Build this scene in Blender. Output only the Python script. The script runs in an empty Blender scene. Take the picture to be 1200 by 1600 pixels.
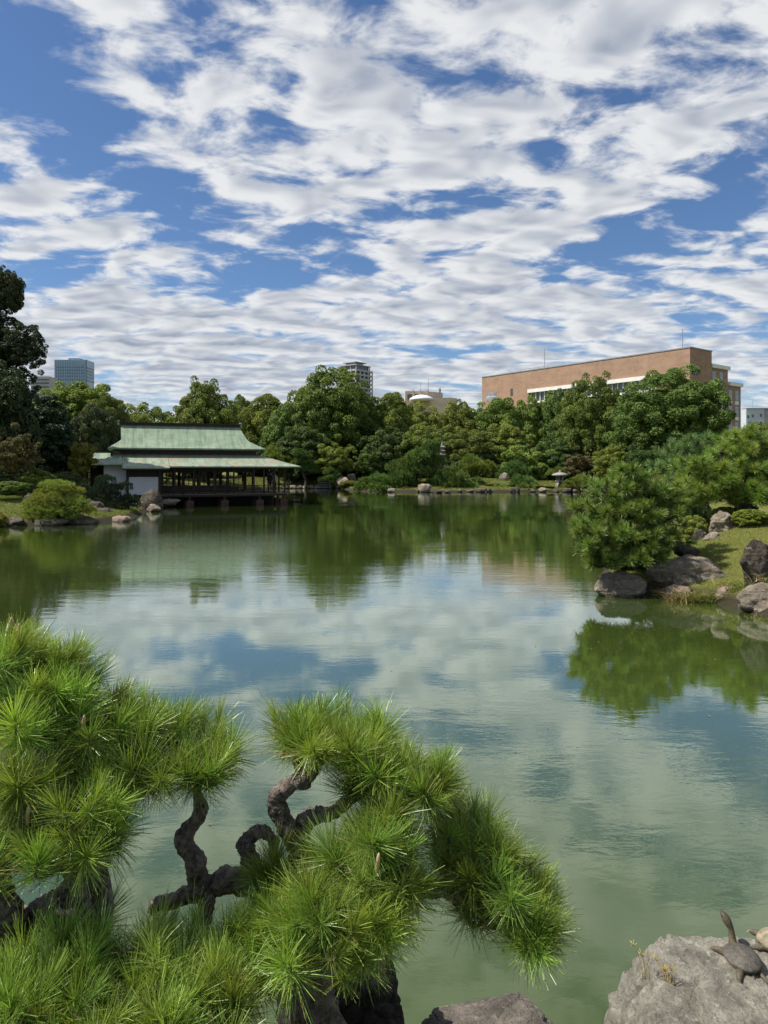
import bpy, bmesh, math, random
import numpy as np
from mathutils import Vector, Matrix, noise as mnoise

# ------------------------------------------------------------------ camera, sky, sun, exposure
scene = bpy.context.scene
col = scene.collection
F = 1100.0            # focal length in pixels of the 1200 x 1600 photograph
HY = 731.0            # row of the horizon
CAMZ = 2.9            # eye height above the pond

cam_data = bpy.data.cameras.new('camera')
cam_data.sensor_fit = 'VERTICAL'
cam_data.sensor_height = 36.0
cam_data.lens = F / 1600.0 * 36.0
cam_data.shift_y = -(800.0 - HY) / 1600.0
cam_data.clip_start = 0.05
cam_data.clip_end = 8000.0
cam = bpy.data.objects.new('camera', cam_data)
cam.location = (0, 0, CAMZ)
cam.rotation_euler = (math.radians(90), 0, 0)
col.objects.link(cam)
scene.camera = cam
scene.render.resolution_x, scene.render.resolution_y = 768, 1024

SUN_AZ = math.radians(-94)      # from +Y towards +X: the sun stands to the left
SUN_EL = math.radians(53)
sun_dir = Vector((math.sin(SUN_AZ) * math.cos(SUN_EL), math.cos(SUN_AZ) * math.cos(SUN_EL), math.sin(SUN_EL)))
sun_data = bpy.data.lights.new('sun', 'SUN')
sun_data.energy = 5.0
sun_data.angle = math.radians(0.5)
sun_data.color = (1.0, 0.94, 0.84)
sun = bpy.data.objects.new('sun', sun_data)
sun.rotation_euler = (-sun_dir).to_track_quat('-Z', 'Y').to_euler()
sun.location = (-40, 0, 60)
col.objects.link(sun)

scene.view_settings.view_transform = 'Standard'
scene.view_settings.look = 'None'
scene.view_settings.exposure = 0.42
scene.view_settings.gamma = 1.0
scene.view_settings.use_curve_mapping = False
scene.cycles.use_denoising = True
scene.cycles.use_adaptive_sampling = True
scene.cycles.adaptive_threshold = 0.012
scene.cycles.max_bounces = 6
scene.cycles.diffuse_bounces = 3
scene.cycles.glossy_bounces = 3
scene.cycles.transmission_bounces = 4
scene.cycles.transparent_max_bounces = 8
scene.cycles.caustics_reflective = False
scene.cycles.caustics_refractive = False


class Nodes:
    """small helper for building node trees"""
    def __init__(self, tree):
        self.t = tree
        self.n = tree.nodes
        self.l = tree.links

    def add(self, kind, **props):
        nd = self.n.new(kind)
        for k, v in props.items():
            setattr(nd, k, v)
        return nd

    def put(self, sock, v):
        if isinstance(v, bpy.types.NodeSocket):
            self.l.new(v, sock)
        elif v is not None:
            sock.default_value = v

    def math(self, op, a, b=None, c=None, clamp=False):
        nd = self.add('ShaderNodeMath', operation=op, use_clamp=clamp)
        self.put(nd.inputs[0], a); self.put(nd.inputs[1], b); self.put(nd.inputs[2], c)
        return nd.outputs[0]

    def vmath(self, op, a, b=None):
        nd = self.add('ShaderNodeVectorMath', operation=op)
        self.put(nd.inputs[0], a)
        if b is not None:
            self.put(nd.inputs[3] if op == 'SCALE' else nd.inputs[1], b)
        return nd.outputs[0]

    def mix(self, fac, a, b, blend='MIX'):
        nd = self.add('ShaderNodeMix', data_type='RGBA', blend_type=blend)
        self.put(nd.inputs[0], fac); self.put(nd.inputs[6], a); self.put(nd.inputs[7], b)
        return nd.outputs[2]

    def noise(self, vec, scale, detail=4.0, rough=0.5, dist=0.0, out=0):
        nd = self.add('ShaderNodeTexNoise')
        self.put(nd.inputs['Vector'], vec)
        nd.inputs['Scale'].default_value = scale
        nd.inputs['Detail'].default_value = detail
        nd.inputs['Roughness'].default_value = rough
        nd.inputs['Distortion'].default_value = dist
        return nd.outputs[out]

    def range(self, v, a, b, c=0.0, d=1.0, smooth=False):
        nd = self.add('ShaderNodeMapRange', interpolation_type='SMOOTHSTEP' if smooth else 'LINEAR')
        self.put(nd.inputs[0], v)
        for i, x in zip((1, 2, 3, 4), (a, b, c, d)):
            self.put(nd.inputs[i], x)
        return nd.outputs[0]

    def comb(self, x, y, z=0.0):
        nd = self.add('ShaderNodeCombineXYZ')
        self.put(nd.inputs[0], x); self.put(nd.inputs[1], y); self.put(nd.inputs[2], z)
        return nd.outputs[0]

    def sep(self, v):
        nd = self.add('ShaderNodeSeparateXYZ')
        self.put(nd.inputs[0], v)
        return nd.outputs

    def mapping(self, vec, loc=(0, 0, 0), rot=(0, 0, 0), scale=(1, 1, 1), kind='POINT'):
        nd = self.add('ShaderNodeMapping', vector_type=kind)
        self.put(nd.inputs[0], vec)
        nd.inputs[1].default_value = loc; nd.inputs[2].default_value = rot; nd.inputs[3].default_value = scale
        return nd.outputs[0]


def build_world():
    w = bpy.data.worlds.new('World')
    scene.world = w
    w.use_nodes = True
    w.node_tree.nodes.clear()
    w.cycles.sampling_method = 'MANUAL'
    w.cycles.sample_map_resolution = 256
    N = Nodes(w.node_tree)
    sky = N.add('ShaderNodeTexSky', sky_type='NISHITA')
    sky.sun_disc = False
    sky.sun_elevation = SUN_EL
    sky.sun_rotation = SUN_AZ
    sky.altitude = 0.0
    sky.air_density = 1.0
    sky.dust_density = 0.25
    sky.ozone_density = 2.0
    STR = 0.072
    d = N.add('ShaderNodeTexCoord').outputs['Generated']
    x, y, z = N.sep(d)
    zc = N.math('MAXIMUM', z, 0.0)
    s = N.math('DIVIDE', 1.0, N.math('ADD', zc, 0.15))
    p = N.comb(N.math('MULTIPLY', x, s), N.math('MULTIPLY', y, s), 0.0)
    # direction angles, to place the clear patches and the thick banks
    az = N.math('ARCTAN2', x, y)
    el = N.math('ARCSINE', z)
    wob = N.noise(p, 1.6, 4, 0.6, out=1)
    wx, wy, wz = N.sep(wob)
    az2 = N.math('ADD', az, N.math('MULTIPLY_ADD', wx, 0.22, -0.11))
    el2 = N.math('ADD', el, N.math('MULTIPLY_ADD', wy, 0.12, -0.06))
    ang = N.comb(az2, el2, 0.0)

    def patch(px, py, rx, ry, tilt=0.0):
        a0 = math.atan2(px - 600, F)
        e0 = math.atan2(HY - py, math.hypot(F, px - 600))
        m = N.mapping(ang, (a0, e0, 0), (0, 0, math.radians(tilt)), (rx / F, ry / F, 1.0), 'TEXTURE')
        g = N.add('ShaderNodeTexGradient', gradient_type='SPHERICAL')
        N.l.new(m, g.inputs[0])
        return g.outputs[1]

    bias = None
    for a in PATCHES:
        v = N.math('MULTIPLY', patch(*a[:5]), a[5])
        bias = v if bias is None else N.math('ADD', bias, v)

    # layered cloud density on a flat cloud deck
    def density(vec, detail):
        q = N.mapping(vec, (3.1, 7.7, 0), (0, 0, math.radians(-24)), (0.85, 1.15, 1))
        a = N.noise(q, 1.7, 1.0, 0.5)
        b = N.noise(q, 5.9, detail, 0.57, 0.3)
        return N.math('MULTIPLY_ADD', b, 1.75, N.math('MULTIPLY_ADD', a, 0.75, -1.25))
    d0 = density(p, 7.0)
    sd = 0.07
    p2 = N.vmath('ADD', p, (sun_dir.x * sd, sun_dir.y * sd + 0.04, 0.0))
    d1 = density(p2, 2.0)
    low = N.range(z, 0.02, 0.30, 1.0, 0.0, True)
    dd = N.math('ADD', N.math('MULTIPLY', d0, N.math('MULTIPLY_ADD', low, -0.42, 1.0)), bias)
    cover = N.range(dd, -0.15, 0.20, 0, 1, True)
    thick = N.range(dd, 0.0, 0.50, 0, 1, True)
    lit = N.range(N.math('SUBTRACT', d0, d1), -0.30, 0.30, 0.0, 1.0, True)
    bright = N.math('MULTIPLY_ADD', lit, 0.56, N.math('MULTIPLY_ADD', thick, -0.42, 0.74))
    # clouds far away towards the horizon are greyer and softer
    low = N.range(z, 0.02, 0.30, 1.0, 0.0, True)
    bright = N.math('SUBTRACT', bright, N.math('MULTIPLY', low, 0.16))
    cc = N.mix(N.range(bright, 0.35, 1.05), (0.235, 0.275, 0.35, 1), (0.62, 0.63, 0.64, 1))
    cc = N.vmath('SCALE', cc, 1.0 / STR)
    skyc = N.mix(1.0, sky.outputs[0], SKYTINT, 'MULTIPLY')
    out = N.mix(N.math('MULTIPLY', cover, 0.97), skyc, cc)
    out = N.mix(N.range(z, -0.02, 0.0, 1.0, 0.0), out, tuple(v / STR for v in (0.30, 0.36, 0.42)) + (1,))
    # below the horizon: a plain haze colour
    bg = N.add('ShaderNodeBackground')
    N.l.new(out, bg.inputs[0])
    bg.inputs[1].default_value = STR
    wo = N.add('ShaderNodeOutputWorld')
    N.l.new(bg.outputs[0], wo.inputs[0])


SKYTINT = (0.76, 0.93, 1.14, 1)
# clear patches (negative) and thick banks (positive): photo column, row, half width, half height, tilt, amount
PATCHES = [
    (600, 330, 1600, 560, 0, 0.06), (700, 90, 620, 230, 0, 0.13), (1000, 110, 420, 190, 0, 0.12),
    (60, 300, 330, 200, 0, 0.11), (480, 260, 280, 110, 0, 0.12), (280, 400, 330, 80, 8, 0.10),
    (850, 345, 280, 70, 14, 0.17), (950, 470, 560, 80, 10, 0.16), (300, 520, 560, 80, 6, 0.14), (600, 600, 1300, 80, 0, 0.16), (500, 520, 900, 90, 4, 0.10),
    (110, 150, 150, 80, -38, -0.24), (30, 60, 110, 90, 0, -0.12), (300, 25, 60, 60, 0, -0.26), (430, 160, 75, 50, 0, -0.34),
    (250, 315, 130, 90, -20, -0.36), (520, 335, 130, 36, 0, -0.30), (680, 330, 110, 34, 6, -0.30),
    (850, 230, 50, 30, 0, -0.22), (810, 290, 120, 32, 10, -0.24), (1090, 310, 200, 72, 14, -0.34), (900, 405, 140, 34, 14, -0.28), (1170, 200, 100, 40, 10, -0.16),
    (430, 430, 190, 42, 4, -0.34), (110, 412, 110, 30, 0, -0.30), (720, 540, 150, 40, 0, -0.34), (885, 60, 50, 50, 0, -0.22), (1050, 70, 60, 26, 0, -0.2), (1090, 500, 90, 22, 0, -0.26),
    (60, 455, 60, 22, 0, -0.2),
]
build_world()

# ------------------------------------------------------------------ helpers
def at(px, py, D):
    """the point at depth D that the photograph shows at column px, row py"""
    return Vector(((px - 600) / F * D, D, CAMZ - (py - HY) / F * D))


def wx_(px, D):
    return (px - 600) / F * D


def zrow(py, D):
    return CAMZ - (py - HY) / F * D


def wm(o):
    m = o.matrix_basis.copy()
    if o.parent:
        m = wm(o.parent) @ o.matrix_parent_inverse @ m
    return m


def setparent(o, parent):
    if parent is not None:
        o.parent = parent
        o.matrix_parent_inverse = wm(parent).inverted()


def tag(o, label=None, cat=None, group=None, kind=None):
    if label: o['label'] = label
    if cat: o['category'] = cat
    if group: o['group'] = group
    if kind: o['kind'] = kind
    return o


def thing(name, loc, label, cat, group=None):
    o = bpy.data.objects.new(name, None)
    o.location = loc
    o.empty_display_size = 0.2
    col.objects.link(o)
    return tag(o, label, cat, group)


def link(name, me, parent=None, mat=None):
    o = bpy.data.objects.new(name, me)
    if mat is not None and not me.materials:
        me.materials.append(mat)
    col.objects.link(o)
    setparent(o, parent)
    return o


def nmesh(name, V, Fc, smooth=False, colv=None):
    """mesh from numpy arrays: V (n,3), Fc (m,3|4)"""
    V = np.asarray(V, dtype=np.float32); Fc = np.asarray(Fc, dtype=np.int32)
    me = bpy.data.meshes.new(name)
    k = Fc.shape[1]; m = Fc.shape[0]
    me.vertices.add(len(V)); me.vertices.foreach_set('co', V.ravel())
    me.loops.add(m * k); me.loops.foreach_set('vertex_index', Fc.ravel())
    me.polygons.add(m)
    me.polygons.foreach_set('loop_start', np.arange(0, m * k, k, dtype=np.int32))
    me.polygons.foreach_set('loop_total', np.full(m, k, dtype=np.int32))
    me.update(calc_edges=True)
    me.polygons.foreach_set('use_smooth', np.full(m, bool(smooth)))
    if colv is not None:
        at_ = me.attributes.new('tint', 'FLOAT', 'POINT')
        at_.data.foreach_set('value', np.asarray(colv, dtype=np.float32))
    return me


class MB:
    """collects boxes, tubes, lathes and sheets into one mesh"""
    def __init__(self, M=None):
        self.v = []; self.f = []; self.M = M

    def _add(self, vs, fs):
        b = len(self.v)
        self.v += [tuple(self.M @ Vector(v)) if self.M is not None else tuple(v) for v in vs]
        self.f += [tuple(i + b for i in f) for f in fs]
        return self

    def box(self, x0, x1, y0, y1, z0, z1):
        vs = [(x0, y0, z0), (x1, y0, z0), (x1, y1, z0), (x0, y1, z0), (x0, y0, z1), (x1, y0, z1), (x1, y1, z1), (x0, y1, z1)]
        return self._add(vs, [(3, 2, 1, 0), (4, 5, 6, 7), (0, 1, 5, 4), (1, 2, 6, 5), (2, 3, 7, 6), (3, 0, 4, 7)])

    def cbox(self, x, y, z, w, d, h):
        return self.box(x - w / 2, x + w / 2, y - d / 2, y + d / 2, z, z + h)

    def slab(self, pts, t):
        """a sheet with corner points pts (a convex loop, counter-clockwise from above) thickened downwards by t"""
        n = len(pts)
        vs = [Vector(p) for p in pts] + [Vector(p) - Vector((0, 0, t)) for p in pts]
        fs = [tuple(range(n)), tuple(range(2 * n - 1, n - 1, -1))]
        fs += [(i, i + n, (i + 1) % n + n, (i + 1) % n) for i in range(n)]
        return self._add(vs, fs)

    def tube(self, pts, rad, n=8, cap=True):
        pts = [Vector(p) for p in pts]
        m = len(pts); vs = []; fs = []
        up = Vector((0, 0, 1)); prev = None
        for i, p in enumerate(pts):
            t = (pts[min(i + 1, m - 1)] - pts[max(i - 1, 0)])
            t = t.normalized() if t.length > 1e-9 else Vector((0, 0, 1))
            if prev is None:
                a = t.orthogonal().normalized()
            else:
                a = prev - t * prev.dot(t)
                a = a.normalized() if a.length > 1e-6 else t.orthogonal().normalized()
            prev = a
            b = t.cross(a)
            r = rad[i] if hasattr(rad, '__len__') else rad
            for k in range(n):
                w = 2 * math.pi * k / n
                vs.append(p + (a * math.cos(w) + b * math.sin(w)) * r)
        for i in range(m - 1):
            for k in range(n):
                k2 = (k + 1) % n
                fs.append((i * n + k, i * n + k2, (i + 1) * n + k2, (i + 1) * n + k))
        if cap:
            fs.append(tuple(range(n - 1, -1, -1)))
            fs.append(tuple((m - 1) * n + k for k in range(n)))
        return self._add(vs, fs)

    def lathe(self, prof, c=(0, 0, 0), n=16, sq=(1, 1), rot=0.0):
        vs = []; fs = []
        for r, z in prof:
            for k in range(n):
                w = 2 * math.pi * k / n + rot
                vs.append((c[0] + r * math.cos(w) * sq[0], c[1] + r * math.sin(w) * sq[1], c[2] + z))
        m = len(prof)
        for i in range(m - 1):
            for k in range(n):
                k2 = (k + 1) % n
                fs.append((i * n + k, i * n + k2, (i + 1) * n + k2, (i + 1) * n + k))
        fs.append(tuple(range(n - 1, -1, -1)))
        fs.append(tuple((m - 1) * n + k for k in range(n)))
        return self._add(vs, fs)

    def mesh(self, name, smooth=False):
        me = bpy.data.meshes.new(name)
        me.from_pydata(self.v, [], self.f)
        me.update()
        if smooth:
            me.polygons.foreach_set('use_smooth', np.full(len(me.polygons), True))
        return me

    def build(self, name, mat, parent=None, smooth=False, bevel=0.0):
        me = self.mesh(name, smooth)
        me.materials.append(mat)
        o = link(name, me, parent)
        if bevel:
            b = o.modifiers.new('bevel', 'BEVEL'); b.width = bevel; b.segments = 2; b.limit_method = 'ANGLE'
        return o


def spline(pts, rad, per=8):
    """Catmull-Rom resample of points and radii"""
    P = [Vector(p) for p in pts]
    P = [P[0] * 2 - P[1]] + P + [P[-1] * 2 - P[-2]]
    R = [rad[0]] + list(rad) + [rad[-1]]
    op, orr = [], []
    for i in range(1, len(P) - 2):
        for k in range(per):
            t = k / per
            a, b, c, d = P[i - 1], P[i], P[i + 1], P[i + 2]
            op.append(0.5 * ((2 * b) + (c - a) * t + (2 * a - 5 * b + 4 * c - d) * t * t + (3 * b - a - 3 * c + d) * t ** 3))
            orr.append(R[i] * (1 - t) + R[i + 1] * t)
    op.append(P[-2]); orr.append(R[-2])
    return op, orr


# ------------------------------------------------------------------ materials
def new_mat(name):
    m = bpy.data.materials.new(name)
    m.use_nodes = True
    N = Nodes(m.node_tree)
    b = m.node_tree.nodes['Principled BSDF']
    return m, N, b


def rgba(c):
    return (c[0], c[1], c[2], 1.0)


def plain(name, c, rough=0.7, var=0.25, scale=4.0, bump=0.15, bscale=30.0, metal=0.0, spec=0.4, dist=0.01):
    m, N, b = new_mat(name)
    tc = N.add('ShaderNodeTexCoord').outputs['Object']
    f = N.noise(tc, scale, 5, 0.6)
    dark = tuple(v * (1 - var) for v in c); light = tuple(min(1, v * (1 + var)) for v in c)
    N.l.new(N.mix(N.range(f, 0.3, 0.7), rgba(dark), rgba(light)), b.inputs['Base Color'])
    b.inputs['Roughness'].default_value = rough
    b.inputs['Metallic'].default_value = metal
    b.inputs['Specular IOR Level'].default_value = spec
    if bump:
        bp = N.add('ShaderNodeBump'); bp.inputs['Strength'].default_value = bump; bp.inputs['Distance'].default_value = dist
        N.l.new(N.noise(tc, bscale, 5, 0.6), bp.inputs['Height'])
        N.l.new(bp.outputs[0], b.inputs['Normal'])
    return m


def leaf_mat(name, dark, light, trans=0.3, rough=0.55, hue=0.02, spec=0.3, vv=0.15, brown=False):
    m, N, b = new_mat(name)
    t = N.add('ShaderNodeAttribute', attribute_name='tint').outputs['Fac']
    r = N.add('ShaderNodeObjectInfo').outputs['Random']
    c = N.mix(t, rgba(dark), rgba(light))
    if brown:
        c = N.mix(N.math('LESS_THAN', t, 0.004), c, (0.30, 0.19, 0.07, 1))
    h = N.add('ShaderNodeHueSaturation')
    N.l.new(N.range(r, 0, 1, 0.5 - hue, 0.5 + hue), h.inputs['Hue'])
    N.l.new(N.range(N.math('FRACT', N.math('MULTIPLY', r, 7.31)), 0, 1, 1 - vv, 1 + vv), h.inputs['Value'])
    h.inputs['Saturation'].default_value = 1.0
    N.l.new(c, h.inputs['Color'])
    N.l.new(h.outputs[0], b.inputs['Base Color'])
    b.inputs['Roughness'].default_value = rough
    b.inputs['Specular IOR Level'].default_value = spec
    tr = N.add('ShaderNodeBsdfTranslucent')
    N.l.new(N.mix(1.0, h.outputs[0], (1.25, 1.15, 0.6, 1), 'MULTIPLY'), tr.inputs[0])
    mx = N.add('ShaderNodeMixShader'); mx.inputs[0].default_value = trans
    N.l.new(b.outputs[0], mx.inputs[1]); N.l.new(tr.outputs[0], mx.inputs[2])
    N.l.new(mx.outputs[0], m.node_tree.nodes['Material Output'].inputs[0])
    return m


MAT = {}
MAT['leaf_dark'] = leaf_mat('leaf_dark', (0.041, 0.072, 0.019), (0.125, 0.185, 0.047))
MAT['leaf_mid'] = leaf_mat('leaf_mid', (0.068, 0.112, 0.022), (0.205, 0.272, 0.056))
MAT['leaf_light'] = leaf_mat('leaf_light', (0.088, 0.130, 0.022), (0.255, 0.320, 0.060))
MAT['leaf_yellow'] = leaf_mat('leaf_yellow', (0.100, 0.115, 0.016), (0.28, 0.29, 0.048))
MAT['leaf_brown'] = leaf_mat('leaf_brown', (0.060, 0.052, 0.020), (0.18, 0.15, 0.058))
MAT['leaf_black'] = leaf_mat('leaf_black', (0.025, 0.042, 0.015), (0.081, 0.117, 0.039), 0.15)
MAT['needle_far'] = leaf_mat('needle_far', (0.055, 0.106, 0.026), (0.211, 0.317, 0.077), 0.2)
MAT['needle_far_light'] = leaf_mat('needle_far_light', (0.094, 0.144, 0.025), (0.300, 0.362, 0.070), 0.2)
MAT['needle_far_dark'] = leaf_mat('needle_far_dark', (0.014, 0.030, 0.015), (0.050, 0.085, 0.038), 0.12)
MAT['needle_mid'] = leaf_mat('needle_mid', (0.062, 0.108, 0.018), (0.235, 0.335, 0.062), 0.26, 0.45, 0.02, 0.5)
MAT['needle_mid_yellow'] = leaf_mat('needle_mid_yellow', (0.077, 0.140, 0.022), (0.294, 0.408, 0.074), 0.28, 0.45, 0.02, 0.5)
MAT['needle_mid_blue'] = leaf_mat('needle_mid_blue', (0.050, 0.102, 0.030), (0.185, 0.295, 0.090), 0.25, 0.45, 0.015, 0.5)
MAT['needle_near'] = leaf_mat('needle_near', (0.092, 0.165, 0.024), (0.315, 0.455, 0.080), 0.30, 0.38, 0.022, 0.6, 0.36, True)
MAT['needle_bank'] = leaf_mat('needle_bank', (0.120, 0.170, 0.030), (0.34, 0.40, 0.085), 0.32)
MAT['azalea'] = leaf_mat('azalea', (0.085, 0.125, 0.014), (0.25, 0.30, 0.04), 0.25)
MAT['grass'] = leaf_mat('grass', (0.085, 0.118, 0.024), (0.25, 0.285, 0.070), 0.3)
MAT['drygrass'] = leaf_mat('drygrass', (0.16, 0.12, 0.045), (0.42, 0.33, 0.15), 0.3)


def bark_mat(name, dark, light, scale=10.0, dist=0.02):
    m, N, b = new_mat(name)
    tc = N.add('ShaderNodeNewGeometry').outputs['Position']
    q = N.vmath('ADD', tc, N.vmath('SCALE', N.noise(tc, scale, 3, 0.6, out=1), 0.6 / scale))
    v = N.add('ShaderNodeTexVoronoi', feature='F1'); v.inputs['Scale'].default_value = scale * 1.6
    N.l.new(q, v.inputs['Vector'])
    n = N.noise(q, scale * 3.0, 8, 0.72)
    n2 = N.noise(q, scale * 0.7, 4, 0.6)
    hgt = N.math('ADD', N.math('MULTIPLY', v.outputs[0], -0.35), N.math('MULTIPLY_ADD', n, 1.1, N.math('MULTIPLY', n2, 0.5)))
    N.l.new(N.mix(N.range(hgt, 0.35, 0.85), rgba(dark), rgba(light)), b.inputs['Base Color'])
    b.inputs['Roughness'].default_value = 0.9
    b.inputs['Specular IOR Level'].default_value = 0.2
    bp = N.add('ShaderNodeBump'); bp.inputs['Strength'].default_value = 1.0; bp.inputs['Distance'].default_value = dist
    N.l.new(hgt, bp.inputs['Height']); N.l.new(bp.outputs[0], b.inputs['Normal'])
    return m


MAT['bark'] = bark_mat('bark', (0.020, 0.016, 0.013), (0.10, 0.082, 0.068), 3.0, 0.1)
MAT['pine_bark'] = bark_mat('pine_bark', (0.035, 0.028, 0.024), (0.38, 0.32, 0.275), 22.0, 0.022)


def rock_mat(name, base, light, lichen=(0.32, 0.32, 0.26), scale=3.0, bumpd=0.10):
    m, N, b = new_mat(name)
    geo = N.add('ShaderNodeNewGeometry')
    tc = geo.outputs['Position']
    q = N.vmath('ADD', tc, N.vmath('SCALE', N.noise(tc, scale * 0.7, 3, 0.5, out=1), 0.35 / scale))
    big = N.noise(q, scale, 6, 0.62)
    fine = N.noise(q, scale * 8, 9, 0.75)
    spot = N.noise(q, scale * 2.6, 8, 0.74)
    strata = N.noise(N.mapping(q, (0, 0, 0), (0.25, 0.15, 0.3), (0.6, 0.6, 4.0)), scale * 1.4, 6, 0.6)
    c = N.mix(N.range(big, 0.34, 0.66), rgba(base), rgba(light))
    c = N.mix(N.math('MULTIPLY', N.range(strata, 0.42, 0.62), 0.45), c, rgba(tuple(v * 0.55 for v in base)))
    c = N.mix(N.math('MULTIPLY', N.range(fine, 0.48, 0.62), 0.6), c, rgba(tuple(v * 0.30 for v in base)))
    c = N.mix(N.math('MULTIPLY', N.range(spot, 0.56, 0.62), 0.7), c, rgba(lichen))
    # wet, algae-stained tide line just above the pond
    zz = N.sep(tc)[2]
    wet = N.range(N.math('MULTIPLY_ADD', big, 0.16, zz), 0.10, 0.17, 0.62, 0.0, True)
    c = N.mix(wet, c, (0.030, 0.030, 0.020, 1))
    N.l.new(c, b.inputs['Base Color'])
    b.inputs['Roughness'].default_value = 0.85
    b.inputs['Specular IOR Level'].default_value = 0.25
    h = N.math('ADD', N.math('MULTIPLY', fine, 0.45), N.math('MULTIPLY', strata, 0.7))
    h = N.math('ADD', h, N.math('MULTIPLY', spot, 0.6))
    bp = N.add('ShaderNodeBump'); bp.inputs['Strength'].default_value = 1.0; bp.inputs['Distance'].default_value = bumpd / scale * 4.0
    N.l.new(h, bp.inputs['Height']); N.l.new(bp.outputs[0], b.inputs['Normal'])
    return m


MAT['rock'] = rock_mat('rock', (0.215, 0.180, 0.132), (0.45, 0.385, 0.300), (0.52, 0.48, 0.38))
MAT['rock_dark'] = rock_mat('rock_dark', (0.070, 0.059, 0.046), (0.19, 0.163, 0.128), (0.28, 0.25, 0.19))
MAT['rock_pink'] = rock_mat('rock_pink', (0.29, 0.205, 0.16), (0.50, 0.38, 0.305), (0.55, 0.48, 0.385))
MAT['rock_pale'] = rock_mat('rock_pale', (0.25, 0.235, 0.195), (0.52, 0.49, 0.41), (0.56, 0.55, 0.43), 7.0, 0.11)
MAT['rock_wet'] = rock_mat('rock_wet', (0.030, 0.026, 0.022), (0.080, 0.070, 0.060), (0.11, 0.10, 0.08))  # stone colour darkened to stand for the shade under the near pine
MAT['rock_layered'] = rock_mat('rock_layered', (0.14, 0.122, 0.10), (0.34, 0.30, 0.255), (0.42, 0.385, 0.31), 7.0, 0.12)
MAT['stone'] = plain('stone', (0.22, 0.21, 0.19), 0.85, 0.4, 3.0, 0.4, 20)

# ------------------------------------------------------------------ ground, pond
POND = np.array([(-6, 2.5), (0, 2.6), (2.6, 2.7), (4.5, 5), (6.6, 9), (7.0, 12), (7.3, 13.8), (7.0, 15.2), (6.3, 15.9), (5.3, 16.4), (5.6, 18.5),
    (7.4, 23), (10.5, 32), (17, 50), (23, 68), (27, 82), (24, 87), (19, 86), (14, 84.8), (9, 84), (4, 84.3), (-1, 85.5), (-4.2, 88), (-5, 94), (-7, 99),
    (-13, 101), (-17, 98), (-19, 80), (-19.5, 66), (-17.4, 57), (-16.6, 52.5), (-16, 48), (-14.8, 43), (-14.4, 39.5), (-15.3, 37), (-17.2, 35.4), (-20, 34),
    (-24, 30), (-26, 15), (-15, 5)], dtype=float)


def shore_dist(X, Y):
    """signed distance to the shoreline, positive on land"""
    P = np.stack([X, Y], -1)
    best = np.full(X.shape, 1e9)
    inside = np.zeros(X.shape, bool)
    n = len(POND)
    for i in range(n):
        a = POND[i]; b = POND[(i + 1) % n]
        ab = b - a
        t = np.clip(((P - a) @ ab) / (ab @ ab), 0, 1)
        d = np.linalg.norm(P - (a + t[..., None] * ab), axis=-1)
        best = np.minimum(best, d)
        c = ((a[1] > Y) != (b[1] > Y)) & (X < (b[0] - a[0]) * (Y - a[1]) / (b[1] - a[1] + 1e-12) + a[0])
        inside ^= c
    return np.where(inside, -best, best)


def sst(x):
    x = np.clip(x, 0, 1)
    return x * x * (3 - 2 * x)


def ground_h(X, Y):
    X = np.asarray(X, float); Y = np.asarray(Y, float)
    d = shore_dist(X, Y)
    land = 0.30 * sst(d / 0.5) + 0.75 * sst(d / 6.0) + 0.5 * sst((d - 4) / 14)
    land += 0.55 * np.exp(-((X - 10) / 3.2) ** 2 - ((Y - 18.5) / 4.0) ** 2) * sst(d / 2.5)
    land += 0.9 * np.exp(-((X + 11) / 8) ** 2 - ((Y - 108) / 6) ** 2)
    land += 0.35 * np.exp(-((X - 13) / 7) ** 2 - ((Y - 91) / 4) ** 2)
    land += 0.95 * sst((2.6 - Y) / 1.3) * np.exp(-(X / 12) ** 2)
    land += 0.06 * np.sin(X * 0.9 + Y * 0.4) * np.sin(Y * 0.7 - X * 0.3) * sst(d / 3)
    wat = -0.05 - np.minimum(0.5 * -d, 1.4)
    return np.where(d > 0, land + 0.02, wat)


def gz(x, y):
    return float(ground_h(np.array([x]), np.array([y]))[0])


def rngs(*seg):
    out = []
    for a, b, s in seg:
        out += list(np.arange(a, b, s))
    return np.array(out)


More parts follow.
